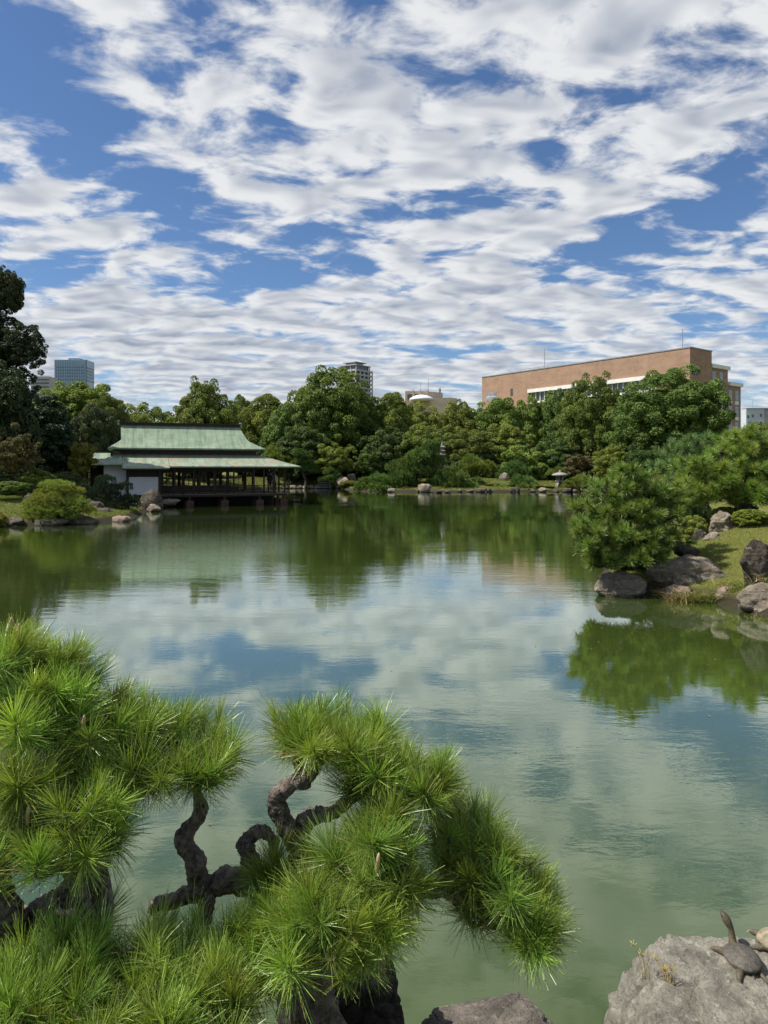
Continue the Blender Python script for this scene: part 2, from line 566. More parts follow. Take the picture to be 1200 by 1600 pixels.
def build_ground():
    xs = rngs((-3500, -1000, 800), (-1000, -200, 160), (-200, -60, 20), (-60, -28, 3), (-28, -12, .6), (-12, 4, 0.5), (4, 14, 0.3), (14, 34, 0.8), (34, 70, 4), (70, 250, 30), (250, 1000, 150), (1000, 3600, 800))
    ys = rngs((-400, -40, 60), (-40, 0, 4), (0, 26, 0.3), (26, 56, 0.6), (56, 82, 1.2), (82, 112, 0.6), (112, 140, 3), (140, 260, 20), (260, 1000, 120), (1000, 4200, 800))
    X, Y = np.meshgrid(xs, ys)
    Z = ground_h(X, Y)
    nx, ny = len(xs), len(ys)
    V = np.stack([X.ravel(), Y.ravel(), Z.ravel()], -1)
    i = np.arange(ny - 1)[:, None] * nx + np.arange(nx - 1)[None, :]
    Fc = np.stack([i, i + 1, i + 1 + nx, i + nx], -1).reshape(-1, 4)
    me = nmesh('ground', V, Fc, True)
    m, N, b = new_mat('lawn_and_soil')
    tc = N.add('ShaderNodeTexCoord').outputs['Object']
    g1 = N.noise(tc, 0.5, 4, 0.6)
    g2 = N.noise(tc, 9.0, 6, 0.7)
    grass = N.mix(N.range(g1, 0.3, 0.7), (0.105, 0.115, 0.026, 1), (0.19, 0.19, 0.055, 1))
    grass = N.mix(N.math('MULTIPLY', N.range(g2, 0.35, 0.7), 0.6), grass, (0.075, 0.080, 0.022, 1))
    soil = N.mix(g2, (0.022, 0.020, 0.013, 1), (0.060, 0.052, 0.034, 1))
    x, y, z = N.sep(tc)
    k = N.range(N.math('ADD', z, N.math('MULTIPLY', g1, 0.25)), 0.28, 0.48, 1.0, 0.0, True)
    N.l.new(N.mix(k, grass, soil), b.inputs['Base Color'])
    b.inputs['Roughness'].default_value = 0.95
    b.inputs['Specular IOR Level'].default_value = 0.1
    bp = N.add('ShaderNodeBump'); bp.inputs['Strength'].default_value = 0.7; bp.inputs['Distance'].default_value = 0.06
    N.l.new(N.noise(tc, 22, 5, 0.7), bp.inputs['Height']); N.l.new(bp.outputs[0], b.inputs['Normal'])
    tag(link('ground', me, None, m), kind='structure')


def build_water():
    me = nmesh('pond_water', [(-45, 1.2, 0), (45, 1.2, 0), (45, 112, 0), (-45, 112, 0)], [(0, 1, 2, 3)])
    m, N, b = new_mat('pond_water')
    tc = N.add('ShaderNodeTexCoord').outputs['Object']
    mur = N.noise(tc, 0.12, 4, 0.55)
    body = N.mix(N.range(mur, 0.3, 0.7), (0.041, 0.063, 0.0115, 1), (0.050, 0.076, 0.017, 1))
    wind = N.noise(N.mapping(tc, (3, 1, 0), (0, 0, 0.2), (0.06, 0.22, 1)), 1.0, 4, 0.6)
    w = N.range(wind, 0.42, 0.62, 0.22, 1.0, True)
    # cat's paws of wind off the tea house and along the far shore
    for cx, cy, rx, ry, k in ((-8, 28, 8, 11, 2.6), (10, 62, 13, 16, 1.6)):
        g = N.add('ShaderNodeTexGradient', gradient_type='SPHERICAL')
        N.l.new(N.mapping(tc, (cx, cy, 0), (0, 0, 0.2), (rx, ry, 1), 'TEXTURE'), g.inputs[0])
        w = N.math('MULTIPLY_ADD', g.outputs[1], k, w)
    r1 = N.noise(N.mapping(tc, (0, 0, 0), (0, 0, 0.15), (0.55, 1.5, 1)), 2.2, 3, 0.55, 0.4)
    r2 = N.noise(N.mapping(tc, (5, 0, 0), (0, 0, -0.25), (0.7, 1.6, 1)), 6.5, 3, 0.6, 0.3)
    r3 = N.noise(N.mapping(tc, (5, 3, 0), (0, 0, 0.05), (0.8, 1.3, 1)), 0.7, 2, 0.5)
    h = N.math('MULTIPLY', N.math('ADD', N.math('MULTIPLY', r1, 1.0), N.math('MULTIPLY', r2, 0.6)), w)
    h = N.math('ADD', h, N.math('MULTIPLY', r3, 0.5))
    bp = N.add('ShaderNodeBump'); bp.inputs['Strength'].default_value = 1.0; bp.inputs['Distance'].default_value = 0.0028
    N.l.new(h, bp.inputs['Height'])
    # turbid body under a mirror surface that strengthens towards grazing view
    df = N.add('ShaderNodeBsdfDiffuse'); N.l.new(body, df.inputs[0])
    gl = N.add('ShaderNodeBsdfGlossy'); gl.inputs[0].default_value = (0.92, 1.0, 0.97, 1); gl.inputs['Roughness'].default_value = 0.03
    lw = N.add('ShaderNodeLayerWeight'); lw.inputs[0].default_value = 0.5
    for nd in (gl, lw): N.l.new(bp.outputs[0], nd.inputs['Normal'])
    fac = N.math('MULTIPLY', N.math('POWER', lw.outputs['Facing'], 2.5), 1.07, clamp=True)
    mx = N.add('ShaderNodeMixShader')
    N.l.new(fac, mx.inputs[0]); N.l.new(df.outputs[0], mx.inputs[1]); N.l.new(gl.outputs[0], mx.inputs[2])
    N.l.new(mx.outputs[0], m.node_tree.nodes['Material Output'].inputs[0])
    m.node_tree.nodes.remove(b)
    tag(link('pond_water', me, None, m), kind='structure')


build_ground()
build_water()

# ------------------------------------------------------------------ far buildings
MAT['brick'] = None


def brick_mat():
    m, N, b = new_mat('red_brick')
    tc = N.add('ShaderNodeTexCoord').outputs['UV']
    t = N.add('ShaderNodeTexBrick')
    N.l.new(tc, t.inputs['Vector'])
    t.inputs['Scale'].default_value = 1.0
    t.inputs['Color1'].default_value = (0.325, 0.205, 0.140, 1)
    t.inputs['Color2'].default_value = (0.255, 0.150, 0.098, 1)
    t.inputs['Mortar'].default_value = (0.25, 0.18, 0.13, 1)
    t.inputs['Brick Width'].default_value = 0.62
    t.inputs['Row Height'].default_value = 0.24
    t.inputs['Mortar Size'].default_value = 0.018
    ob = N.add('ShaderNodeTexCoord').outputs['Object']
    f = N.noise(N.mapping(ob, (0, 0, 0), (0, 0, 0), (0.25, 0.25, 0.6)), 1.0, 5, 0.65)
    c = N.mix(N.math('MULTIPLY', N.range(f, 0.38, 0.66), 0.6), t.outputs[0], (0.385, 0.255, 0.180, 1))
    st = N.noise(N.mapping(ob, (0, 0, 0), (0, 0, 0), (0.5, 0.5, 0.02)), 1.0, 4, 0.7)
    c = N.mix(N.math('MULTIPLY', N.range(st, 0.52, 0.66), 0.22), c, (0.18, 0.105, 0.07, 1))
    N.l.new(c, b.inputs['Base Color'])
    b.inputs['Roughness'].default_value = 0.9
    return m


MAT['brick'] = brick_mat()
MAT['concrete'] = plain('concrete', (0.36, 0.36, 0.36), 0.8, 0.15, 0.4, 0.1, 8)
MAT['white_trim'] = plain('white_trim', (0.68, 0.67, 0.64), 0.6, 0.1, 1.0, 0.0)
MAT['beige'] = plain('beige_render', (0.47, 0.40, 0.31), 0.85, 0.15, 0.3, 0.1, 5)
MAT['white_wall'] = plain('white_tile_wall', (0.44, 0.49, 0.53), 0.6, 0.1, 0.3, 0.0)
MAT['grey_metal'] = plain('grey_metal', (0.25, 0.26, 0.27), 0.5, 0.15, 2, 0.0, metal=0.4)


def glass_mat(name, c, rough=0.12, var=0.3, scale=0.3):
    m, N, b = new_mat(name)
    tc = N.add('ShaderNodeTexCoord').outputs['Object']
    f = N.noise(tc, scale, 3, 0.6)
    N.l.new(N.mix(N.range(f, 0.35, 0.65), rgba(tuple(v * (1 - var) for v in c)), rgba(tuple(v * (1 + var) for v in c))), b.inputs['Base Color'])
    b.inputs['Roughness'].default_value = rough
    b.inputs['Specular IOR Level'].default_value = 0.8
    return m


MAT['dark_glass'] = glass_mat('dark_glass', (0.05, 0.06, 0.07))
MAT['blind_glass'] = glass_mat('blind_glass', (0.22, 0.24, 0.26), 0.3, 0.5, 0.9)
MAT['tower_glass'] = glass_mat('tower_glass', (0.20, 0.30, 0.40), 0.12, 0.12, 0.08)
MAT['tower_band'] = glass_mat('tower_band', (0.07, 0.12, 0.18), 0.3, 0.2, 0.05)
MAT['tower_rib'] = plain('tower_rib', (0.26, 0.36, 0.45), 0.4, 0.1, 0.2, 0.0)


def wall_uv(me):
    """box-style UVs in metres so that brick courses run level"""
    uv = me.uv_layers.new(name='UVMap')
    for p in me.polygons:
        n = p.normal
        for li in p.loop_indices:
            v = me.vertices[me.loops[li].vertex_index].co
            if abs(n.z) > 0.7:
                uv.data[li].uv = (v.x, v.y)
            elif abs(n.x) > abs(n.y):
                uv.data[li].uv = (v.y, v.z)
            else:
                uv.data[li].uv = (v.x, v.z)


def frame_at(x, y, ang):
    return Matrix.Translation((x, y, 0)) @ Matrix.Rotation(ang, 4, 'Z')


def brick_building():
    # local x runs along the short right-hand face, local y along the long left-hand face, origin at the near corner
    ang = math.atan2(0.6, 0.8)
    root = thing('brick_building', (65.2, 150.0, 0), 'long red brick building with stepped right end rising above the trees', 'building')
    root.rotation_euler.z = ang
    M = wm(root)

    def part(mb, name, mat, parent=root, uv=False, mm=M):
        me = mb.mesh(name)
        if uv: wall_uv(me)
        me.materials.append(mat)
        o = bpy.data.objects.new(name, me); col.objects.link(o)
        o.parent = parent
        return o
    L = 62.3
    H = 28.5
    # upper storey wall of the long face overhangs a strip window; wall pieces leave the real openings
    top = MB()
    top.box(0, 8.9, 0, L, 23.4, H)
    part(top, 'upper_wall', MAT['brick'], uv=True)
    low = MB(); low.box(0.8, 8.9, 9.0, 45, 0, 20.2); low.box(0, 8.9, 0, 9.0, 0, 23.4)
    low.box(0, 8.9, 45, L, 0, 23.4)
    part(low, 'lower_wall', MAT['brick'], uv=True)
    part(MB().box(-0.25, 0.4, 8.8, 45.2, 22.7, 23.6), 'white_fascia', MAT['white_trim'])
    part(MB().box(-0.25, 0.4, 8.8, 45.2, 19.8, 20.3), 'window_sill', MAT['white_trim'])
    part(MB().box(0.75, 0.9, 9.0, 45, 20.2, 23.4), 'strip_glazing', MAT['dark_glass'])
    mu = MB().box(0.45, 0.78, -0.08, 0.08, 20.3, 22.7).mesh('mullion'); mu.materials.append(MAT['white_trim'])
    for k in range(25):
        o = bpy.data.objects.new('mullion', mu); col.objects.link(o); o.parent = root; o.location = (0, 9.4 + k * 1.46, 0)
    # parapet cap
    part(MB().box(-0.12, 9.0, -0.12, L + 0.1, H, H + 0.25), 'parapet_cap', MAT['grey_metal'])
    # stepped blocks of the right-hand end
    part(MB().box(8.9, 16.4, 0.25, 24, 0, 25.0), 'stair_block_wall', MAT['brick'], uv=True)
    part(MB().box(16.4, 22.5, 0.35, 24, 0, 21.6), 'end_block_wall', MAT['brick'], uv=True)
    part(MB().box(8.95, 16.75, -0.2, 24.2, 25.05, 25.9), 'stair_block_cornice', MAT['white_trim'])
    part(MB().box(16.8, 22.85, -0.1, 24.2, 21.65, 22.5), 'end_block_cornice', MAT['white_trim'])
    # windows of the right-hand face: recessed frame, pane and pale sill panel
    wn = MB().box(-0.8, 0.8, -0.06, 0.25, 0, 2.4).mesh('window'); wn.materials.append(MAT['grey_metal'])
    pn = MB().box(-0.66, 0.66, -0.09, -0.065, 0.14, 2.26).mesh('pane'); pn.materials.append(MAT['blind_glass'])
    sl = MB().box(-0.8, 0.8, -0.12, 0.2, -0.85, -0.05).mesh('sill_panel'); sl.materials.append(MAT['white_trim'])
    for (x, z, yy) in [(10.2, 22.0, .25), (13.3, 22.0, .25), (11.0, 18.3, .25), (14.3, 18.3, .25), (11.0, 14.7, .25), (14.3, 14.7, .25), (14.3, 11.1, .25),
                       (17.6, 18.3, .35), (20.5, 18.3, .35), (17.6, 14.7, .35), (20.5, 14.7, .35), (17.6, 11.1, .35), (20.5, 11.1, .35)]:
        o = bpy.data.objects.new('window', wn); col.objects.link(o); o.parent = root; o.location = (x, yy, z)
        for nm, me in (('pane', pn), ('sill_panel', sl)):
            c = bpy.data.objects.new(nm, me); col.objects.link(c); c.parent = o
    part(MB().box(1.5, 2.6, -0.05, 0.1, 22.8, 24.6), 'dark_vent', MAT['dark_glass'])
    # two openings in the left end of the long face
    part(MB().box(-0.05, 0.3, 56.6, 60.6, 21.6, 24.0), 'corner_window', MAT['blind_glass'])
    part(MB().box(-0.06, 0.3, 50.6, 51.4, 22.4, 24.4), 'slit_window', MAT['dark_glass'])
    part(MB().box(-0.09, -0.05, 56.6, 60.6, 22.7, 22.85), 'window_bar', MAT['white_trim'])
    # masts and a rail on the roof
    part(MB().tube([(4, 4.0, H), (4, 4.0, H + 5.0)], 0.07, 6), 'mast', MAT['grey_metal'])
    part(MB().tube([(4, 43, H), (4, 43, H + 6.0)], 0.07, 6), 'mast', MAT['grey_metal'])
    r = MB().box(2, 2.06, 40, 50, H + .9, H + 1.0)
    for k in range(7): r.box(2, 2.06, 40 + k * 1.6, 40.06 + k * 1.6, H, H + .9)
    part(r, 'roof_rail', MAT['grey_metal'])


def glass_tower():
    D = 700.0
    x0, x1, xc = wx_(85, D), wx_(148, D), wx_(135, D)
    z1 = zrow(562, D)
    ang = math.radians(-6)
    root = thing('glass_tower', ((x0 + xc) / 2, D, 0), 'tall blue glass office tower behind the trees on the left', 'building')
    w = xc - x0
    M = Matrix.Translation(((x0 + xc) / 2, D, 0))
    dp = 19.0
    MB(M).box(-w / 2, w / 2, 0, dp, 0, z1).build('glass_wall', MAT['tower_glass'], root)
    MB(M).box(w / 2 - 0.3, w / 2 + .3, -0.3, 0.4, 0, z1).build('corner_fin', MAT['tower_band'], root)
    for k, z in enumerate((z1 - 8, z1 - 11, z1 - 14, z1 - 17, z1 - 20.5)):
        MB(M).box(-w / 2 + 2, w / 2 - 2, -0.25, 0.1, z, z + 1.1).build('louvre_band', MAT['tower_band'], root)
        MB(M).box(w / 2 - .1, w / 2 + .25, 2, dp - 1, z - .6, z + .9).build('louvre_band', MAT['tower_band'], root)
    me = MB(M).box(-.25, .25, -0.4, 0.05, 0, z1 - .5).mesh('rib'); me.materials.append(MAT['tower_rib'])
    for k in range(14):
        o = link('rib', me, root); o.location = Vector((-w / 2 + 1 + k * (w - 2) / 13, 0, 0))
    MB(M).box(-w / 2 + 12, w / 2 - 8, 4, 15, z1, z1 + 2.2).build('roof_plant', MAT['tower_rib'], root)
    D = 600.0
    r2 = thing('grey_tower', (wx_(66, D), D, 0), 'grey tower sliver showing beside the tall left tree', 'building')
    z = zrow(588, D)
    MB().box(wx_(48, D), wx_(77, D), D, D + 14, 0, z).build('wall', MAT['concrete'], r2)
    for k in range(6):
        MB().box(wx_(49, D), wx_(76.6, D), D - .12, D, z - 3.4 - 3.2 * k, z - 2.0 - 3.2 * k).build('window_band', MAT['dark_glass'], r2)


def apartment_tower():
    D = 500.0
    cx = wx_(553, D)
    ang = math.radians(38)
    z1 = zrow(577, D)
    root = thing('apartment_tower', (cx, D + 10, 0), 'grey residential tower with rows of balconies behind the tallest tree', 'building')
    M = Matrix.Translation((cx, D + 10, 0)) @ Matrix.Rotation(-ang, 4, 'Z')
    h = 8.2
    MB(M).box(-h, h, -h, h, 0, z1).build('core_wall', MAT['dark_glass'], root)
    fl = MB(M).box(-h - 1.1, h + 1.1, -h - 1.1, h + 1.1, 0, 1.25).mesh('balcony'); fl.materials.append(MAT['concrete'])
    for k in range(24):
        o = link('balcony', fl, root); o.location = (0, 0, z1 - 1.25 - 3.05 * k)
    cm = MB(M).box(-.35, .35, -.35, .35, 0, z1).mesh('pier'); cm.materials.append(MAT['concrete'])
    for i in range(5):
        t = -h - .9 + i * (2 * h + 1.8) / 4
        for p in ((t, -h - .95), (h + .95, t), (-h - .95, t)):
            o = link('pier', cm, root); o.location = M.to_3x3() @ Vector((p[0], p[1], 0))
    # setback top with a flat helipad roof
    MB(M).box(-h + 1, h - 1, -h + 1, h - 1, z1, z1 + 3.0).build('crown_wall', MAT['dark_glass'], root)
    for i in range(4):
        for s in (-1, 1):
            MB(M).box(-h + .8 + i * 5, -h + 1.4 + i * 5, s * (h - .8) - .3, s * (h - .8) + .3, z1, z1 + 3.6).build('crown_post', MAT['concrete'], root)
    MB(M).box(-h - .2, h + .2, -h - .2, h + .2, z1 + 3.0, z1 + 3.6).build('crown_slab', MAT['concrete'], root)
    MB(M).box(-4.5, 4.5, -4.5, 4.5, z1 + 3.6, z1 + 5.2).build('plant_room', MAT['grey_metal'], root)
    MB(M).box(-6.2, 6.2, -6.2, 6.2, z1 + 5.4, z1 + 6.0).build('helipad', MAT['concrete'], root)


def small_buildings():
    D = 300.0
    root = thing('beige_building', (wx_(664, D), D, 0), 'low beige building with white dome above the treetops', 'building')
    z1 = zrow(611, D)
    x0, x1, x2 = wx_(633, D), wx_(668, D), wx_(693, D)
    MB().box(x0, x1, D, D + 14, 0, z1).build('wall', MAT['beige'], root)
    MB().slab([(x1, D + .02, z1 - .1), (x2, D + 4, z1 - .3), (x2, D + 14, z1 - .3), (x1 + .01, D + 14, z1 - .1)], z1 - 1).build('side_wall', MAT['beige'], root)
    for k in range(3):
        a = x0 + 1.0 + k * 3.0
        MB().box(a, a + 1.9, D - .08, D + .2, z1 - 3.6, z1 - 1.4).build('window', MAT['dark_glass'], root)
        MB().box(a + 2.15, a + 2.75, D - .35, D, z1 - 5.5, z1 + .5).build('pier', MAT['beige'], root)
    MB().lathe([(5.3, 0), (4.7, .75), (3.7, 1.4), (2.3, 1.95), (1.0, 2.2), (0.1, 2.25)], (wx_(657, D), D - 9, zrow(628.5, D)), 24).build('white_dome', MAT['white_trim'], root, True)
    MB().box(wx_(640, D), wx_(706, D), D - 5, D - 1, 0, zrow(623, D)).build('front_wing', MAT['beige'], root)
    MB().box(wx_(698, D), wx_(714, D), D, D + 6, 0, zrow(622, D)).build('end_wing', MAT['beige'], root)
    for px, h in ((658, 4.5), (670, 5.5), (688, 1.4)):
        MB().tube([(wx_(px, D), D + 3, z1 - .3), (wx_(px, D), D + 3, z1 + h)], .08 if h > 2 else .5, 6).build('mast', MAT['grey_metal'], root)
    D = 260.0
    root = thing('white_building', (wx_(1190, D), D, 0), 'white tiled building with small windows right of the brick building', 'building')
    z1 = zrow(639, D)
    MB().box(wx_(1166, D), wx_(1194, D), D, D + 12, 0, z1).build('wall', MAT['white_wall'], root)
    MB().box(wx_(1194, D) + .01, wx_(1240, D), D + .5, D + 12, 0, z1).build('grey_wing', MAT['concrete'], root)
    for px, py in ((1169, 651), (1176, 650), (1189, 649), (1171, 661), (1189, 661), (1204, 650)):
        MB().box(wx_(px - 1.6, D), wx_(px + 1.6, D), D - .1, D + .6, zrow(py + 2.2, D), zrow(py - 2.2, D)).build('window', MAT['dark_glass'], root)
    MB().box(wx_(1166, D), wx_(1210, D), D - .2, D + 3, z1, z1 + .35).build('parapet', MAT['grey_metal'], root)
    MB().tube([(wx_(1185, D), D + 4, z1), (wx_(1185, D), D + 4, z1 + 3.6)], .05, 6).build('mast', MAT['grey_metal'], root)


brick_building()
glass_tower()
apartment_tower()
small_buildings()

# ------------------------------------------------------------------ tea pavilion over the water
MAT['copper'] = None


def copper_mat(name, green, pale, rust_amt):
    m, N, b = new_mat(name)
    tc = N.add('ShaderNodeTexCoord').outputs['Object']
    q = N.mapping(tc, (0, 0, 0), (0, 0, math.radians(-20)), (1, 1, 1))
    rows = N.add('ShaderNodeTexBrick')
    x, y, z = N.sep(q)
    N.l.new(N.comb(x, N.math('MULTIPLY', z, 1.45)), rows.inputs['Vector'])
    rows.inputs['Scale'].default_value = 1.0
    rows.inputs['Brick Width'].default_value = 0.42
    rows.inputs['Row Height'].default_value = 0.16
    rows.inputs['Mortar Size'].default_value = 0.012
    rows.inputs['Color1'].default_value = (1, 1, 1, 1); rows.inputs['Color2'].default_value = (0.86, 0.86, 0.86, 1); rows.inputs['Mortar'].default_value = (0.55, 0.55, 0.55, 1)
    n = N.noise(N.mapping(q, (0, 0, 0), (0, 0, 0), (0.8, 0.4, 2.0)), 1.1, 6, 0.65)
    c = N.mix(N.range(n, 0.3, 0.7), rgba(green), rgba(pale))
    streak = N.noise(N.mapping(q, (4, 0, 0), (0, 0.12, 0), (3.2, 0.5, 0.25)), 1.0, 5, 0.7)
    c = N.mix(N.math('MULTIPLY', N.range(streak, 0.46, 0.62), 0.6), c, rgba(tuple(v * 0.55 for v in green)))
    ru = N.noise(N.mapping(q, (2, 9, 0), (0, 0, 0), (0.9, 0.9, 1.6)), 0.9, 6, 0.7)
    c = N.mix(N.math('MULTIPLY', N.range(ru, 0.50, 0.62), rust_amt), c, (0.34, 0.26, 0.18, 1))
    c = N.mix(1.0, c, rows.outputs[0], 'MULTIPLY')
    N.l.new(c, b.inputs['Base Color'])
    b.inputs['Roughness'].default_value = 0.62
    b.inputs['Specular IOR Level'].default_value = 0.45
    bp = N.add('ShaderNodeBump'); bp.inputs['Strength'].default_value = 0.5; bp.inputs['Distance'].default_value = 0.02
    N.l.new(rows.outputs[1], bp.inputs['Height']); bp.invert = True
    N.l.new(bp.outputs[0], b.inputs['Normal'])
    return m


MAT['copper'] = copper_mat('copper_patina', (0.205, 0.30, 0.205), (0.34, 0.435, 0.305), 0.18)
MAT['copper_rust'] = copper_mat('copper_patina_worn', (0.225, 0.30, 0.22), (0.35, 0.42, 0.31), 0.9)
MAT['timber'] = plain('dark_timber', (0.030, 0.021, 0.016), 0.7, 0.4, 5, 0.3, 40)
MAT['timber_floor'] = plain('weathered_boards', (0.13, 0.105, 0.08), 0.75, 0.3, 6, 0.3, 40)
MAT['plaster'] = plain('white_plaster', (0.66, 0.66, 0.68), 0.9, 0.06, 2, 0.05, 40)
MAT['pier'] = plain('reddish_pier', (0.085, 0.042, 0.032), 0.85, 0.3, 6, 0.5, 30)
MAT['tatami'] = plain('tatami', (0.20, 0.17, 0.09), 0.9, 0.2, 6, 0.2, 60)
MAT['paper'] = plain('shoji_paper', (0.55, 0.53, 0.48), 0.9, 0.05, 4, 0.0)
MAT['bamboo'] = plain('bamboo', (0.15, 0.11, 0.07), 0.7, 0.35, 8, 0.2, 40)

PTH = math.radians(20)
PM = Matrix.Translation((-8.0, 56.0, 0)) @ Matrix.Rotation(PTH, 4, 'Z')


def roof_curve(t, y0, z0, y1, z1, sag=0.10):
    """slightly dished roof section"""
    return y0 + (y1 - y0) * t, z0 + (z1 - z0) * t - sag * 4 * t * (1 - t)


def pavilion():
    root = thing('tea_pavilion', tuple(PM.translation), 'low dark timber tea house with green copper roofs standing over the pond', 'pavilion')

    def B(): return MB(PM)
    # ---- upper hip-and-gable roof
    R0, R1 = -12.1, -3.0
    yr, zr, ye, zt, ze = 3.5, 6.30, 1.0, 0, 4.42
    TB = 0.62
    up = B()
    n = 10

    def ends(t):
        if t <= TB:
            return R0 - 0.05 + 0.05 * t / TB, R1 + 0.55 * t / TB
        k = (t - TB) / (1 - TB)
        return -12.1 - 0.95 * k, -2.45 + 1.2 * k
    for s in (-1, 1):
        for i in range(n):
            ta, tb_ = i / n, (i + 1) / n
            ya, za = roof_curve(ta, 0, zr, 2.5, ze); yb, zb = roof_curve(tb_, 0, zr, 2.5, ze)
            (a0, a1), (b0, b1) = ends(ta), ends(tb_)
            q = [(b0, yr + s * yb, zb), (b1, yr + s * yb, zb), (a1, yr + s * ya, za), (a0, yr + s * ya, za)]
            if s > 0: q = q[::-1]
            up.slab(q, 0.10)
    yg, zg = roof_curve(TB, 0, zr, 2.5, ze)
    yE, zE = 2.5, ze
    for x0, x1, s in ((-12.1, -13.05, -1), (-2.45, -1.25, 1)):
        q = [(x0, yr - yg, zg - .002), (x1, yr - yE, zE - .002), (x1, yr + yE, zE - .002), (x0, yr + yg, zg - .002)]
        if s < 0: q = q[::-1]
        up.slab(q, 0.10)
    r = up.build('upper_roof', MAT['copper'], root)
    rc = B(); rc.box(R0 - .15, R1 + .1, yr - .17, yr + .17, zr - .02, zr + .13); rc.box(R0 - .2, R1 + .15, yr - .25, yr + .25, zr + .13, zr + .19)
    rc.build('ridge_cap', MAT['timber'], r)
    for x in (R0 - .22, R1 + .17):
        B().box(x - .08, x + .08, yr - .2, yr + .2, zr - .05, zr + .34).build('ridge_end', MAT['copper'], r)
    for x, nm in ((R0 + .35, 'gable_wall'), (R1 - .2, 'gable_wall')):
        B()._add([(x, yr - yg + .2, zg - .1), (x, yr + yg - .2, zg - .1), (x, yr, zr - .2), (x + .12, yr - yg + .2, zg - .1), (x + .12, yr + yg - .2, zg - .1), (x + .12, yr, zr - .2)],
                 [(0, 2, 1), (3, 4, 5), (0, 1, 4, 3), (1, 2, 5, 4), (2, 0, 3, 5)]).build(nm, MAT['timber'], r)
    # soffit and clerestory wall below the upper roof
    B().box(-12.7, -1.6, 1.25, 5.75, 4.2, 4.3).build('soffit', MAT['timber'], root)
    B().box(-12.2, -1.9, 1.6, 5.4, 3.6, 4.2).build('clerestory_wall', MAT['timber'], root)
    raf = B().box(-.05, .05, 1.1, 1.7, 4.22, 4.3).mesh('rafter'); raf.materials.append(MAT['timber'])
    for k in range(27):
        o = link('rafter', raf, r); o.location = PM.to_3x3() @ Vector((-12.6 + k * .43, 0, 0))
    # ---- lower skirt roof in three steps
    lo = B()

    def strip(xa0, xa1, xb0, xb1, y0, z0, y1, z1, m=6):
        for i in range(m):
            ta, tb_ = i / m, (i + 1) / m
            ya, za = roof_curve(ta, y0, z0, y1, z1, .04); yb, zb = roof_curve(tb_, y0, z0, y1, z1, .04)
            A0, A1 = xa0 + (xb0 - xa0) * ta, xa1 + (xb1 - xa1) * ta
            B0, B1 = xa0 + (xb0 - xa0) * tb_, xa1 + (xb1 - xa1) * tb_
            lo.slab([(B0, yb, zb), (B1, yb, zb), (A1, ya, za), (A0, ya, za)], .09)
    strip(-8.72, -1.6, -8.72, 1.15, 1.6, 3.92, -1.15, 3.02)
    strip(-12.0, -8.74, -12.0, -8.74, 1.6, 3.92, -1.55, 2.915)
    strip(-12.5, -12.02, -14.1, -12.02, 1.6, 3.92, -0.65, 3.19)
    # right hip, back slope, left hip
    lo.slab([(-1.6, 1.6, 3.918), (1.15, -1.15, 3.018), (1.15, 8.2, 3.018), (-1.6, 5.4, 3.918)], .09)
    lo.slab([(-1.6, 5.4, 3.92), (1.15, 8.2, 3.02), (-14.1, 8.2, 3.02), (-12.5, 5.4, 3.92)], .09)
    lo.slab([(-12.5, 5.4, 3.918), (-14.1, 7.7, 3.186), (-14.1, -.65, 3.186), (-12.5, 1.6, 3.918)], .09)
    lw = lo.build('lower_roof', MAT['copper_rust'], root)
    B().box(-8.7, 1.0, -.95, -.87, 2.86, 2.96).build('eave_beam', MAT['timber'], lw)
    B().box(-12.0, -8.76, -1.4, -1.32, 2.74, 2.86).build('eave_beam', MAT['timber'], lw)
    raf2 = B().box(-.04, .04, -1.05, 1.0, 2.955, 3.0).mesh('eave_rafter'); raf2.materials.append(MAT['timber'])
    B().box(-9.2, .6, -.7, 7.4, 2.84, 2.9).build('ceiling', MAT['timber'], root)
    # ---- deck, floor and piers
    B().box(-9.35, 0.25, -.25, 7.3, .70, .84).build('floor_beam', MAT['timber'], root)
    pl = B().box(-9.4, .4, -.06, .06, .842, .90).mesh('deck_plank'); pl.materials.append(MAT['timber_floor'])
    for k in range(12):
        o = link('deck_plank', pl, root); o.location = PM.to_3x3() @ Vector((0, -.28 + k * .125, 0))
    B().box(-9.35, -.5, 1.25, 5.9, .842, .98).build('tatami_floor', MAT['tatami'], root)
    pr = B().lathe([(.42, -1.0), (.40, .34), (.36, .40), (.2, .40)], (0, 0, 0), 4, (1, 1), math.pi / 4).mesh('pier'); pr.materials.append(MAT['pier'])
    st = B().box(-.09, .09, -.09, .09, .36, .72).mesh('pier_post'); st.materials.append(MAT['timber'])
    for x in (0, -1.9, -4.6, -7.2, -9.1):
        for y in (0, 2.2, 4.6, 7):
            o = link('pier', pr, root); o.location = PM.to_3x3() @ Vector((x, y, 0))
            o2 = link('pier_post', st, root); o2.location = o.location
    # ---- posts of the veranda, glazed screens behind
    po = B().box(-.065, .065, -.065, .065, .9, 2.9).mesh('post'); po.materials.append(MAT['timber'])
    for x in (.1, -.75, -1.55, -2.35, -3.9, -5.4, -6.9, -8.3, -9.25):
        o = link('post', po, root); o.location = PM.to_3x3() @ Vector((x, 0, 0))
    for x in (.1, -1.9, -4, -6, -8, -9.25):
        o = link('post', po, root); o.location = PM.to_3x3() @ Vector((x, 7.0, 0))
    for y in (2.3, 4.7):
        o = link('post', po, root); o.location = PM.to_3x3() @ Vector((.1, y, 0))
    thk = B().box(-.1, .1, -.1, .1, .9, 2.9).mesh('main_post'); thk.materials.append(MAT['timber'])
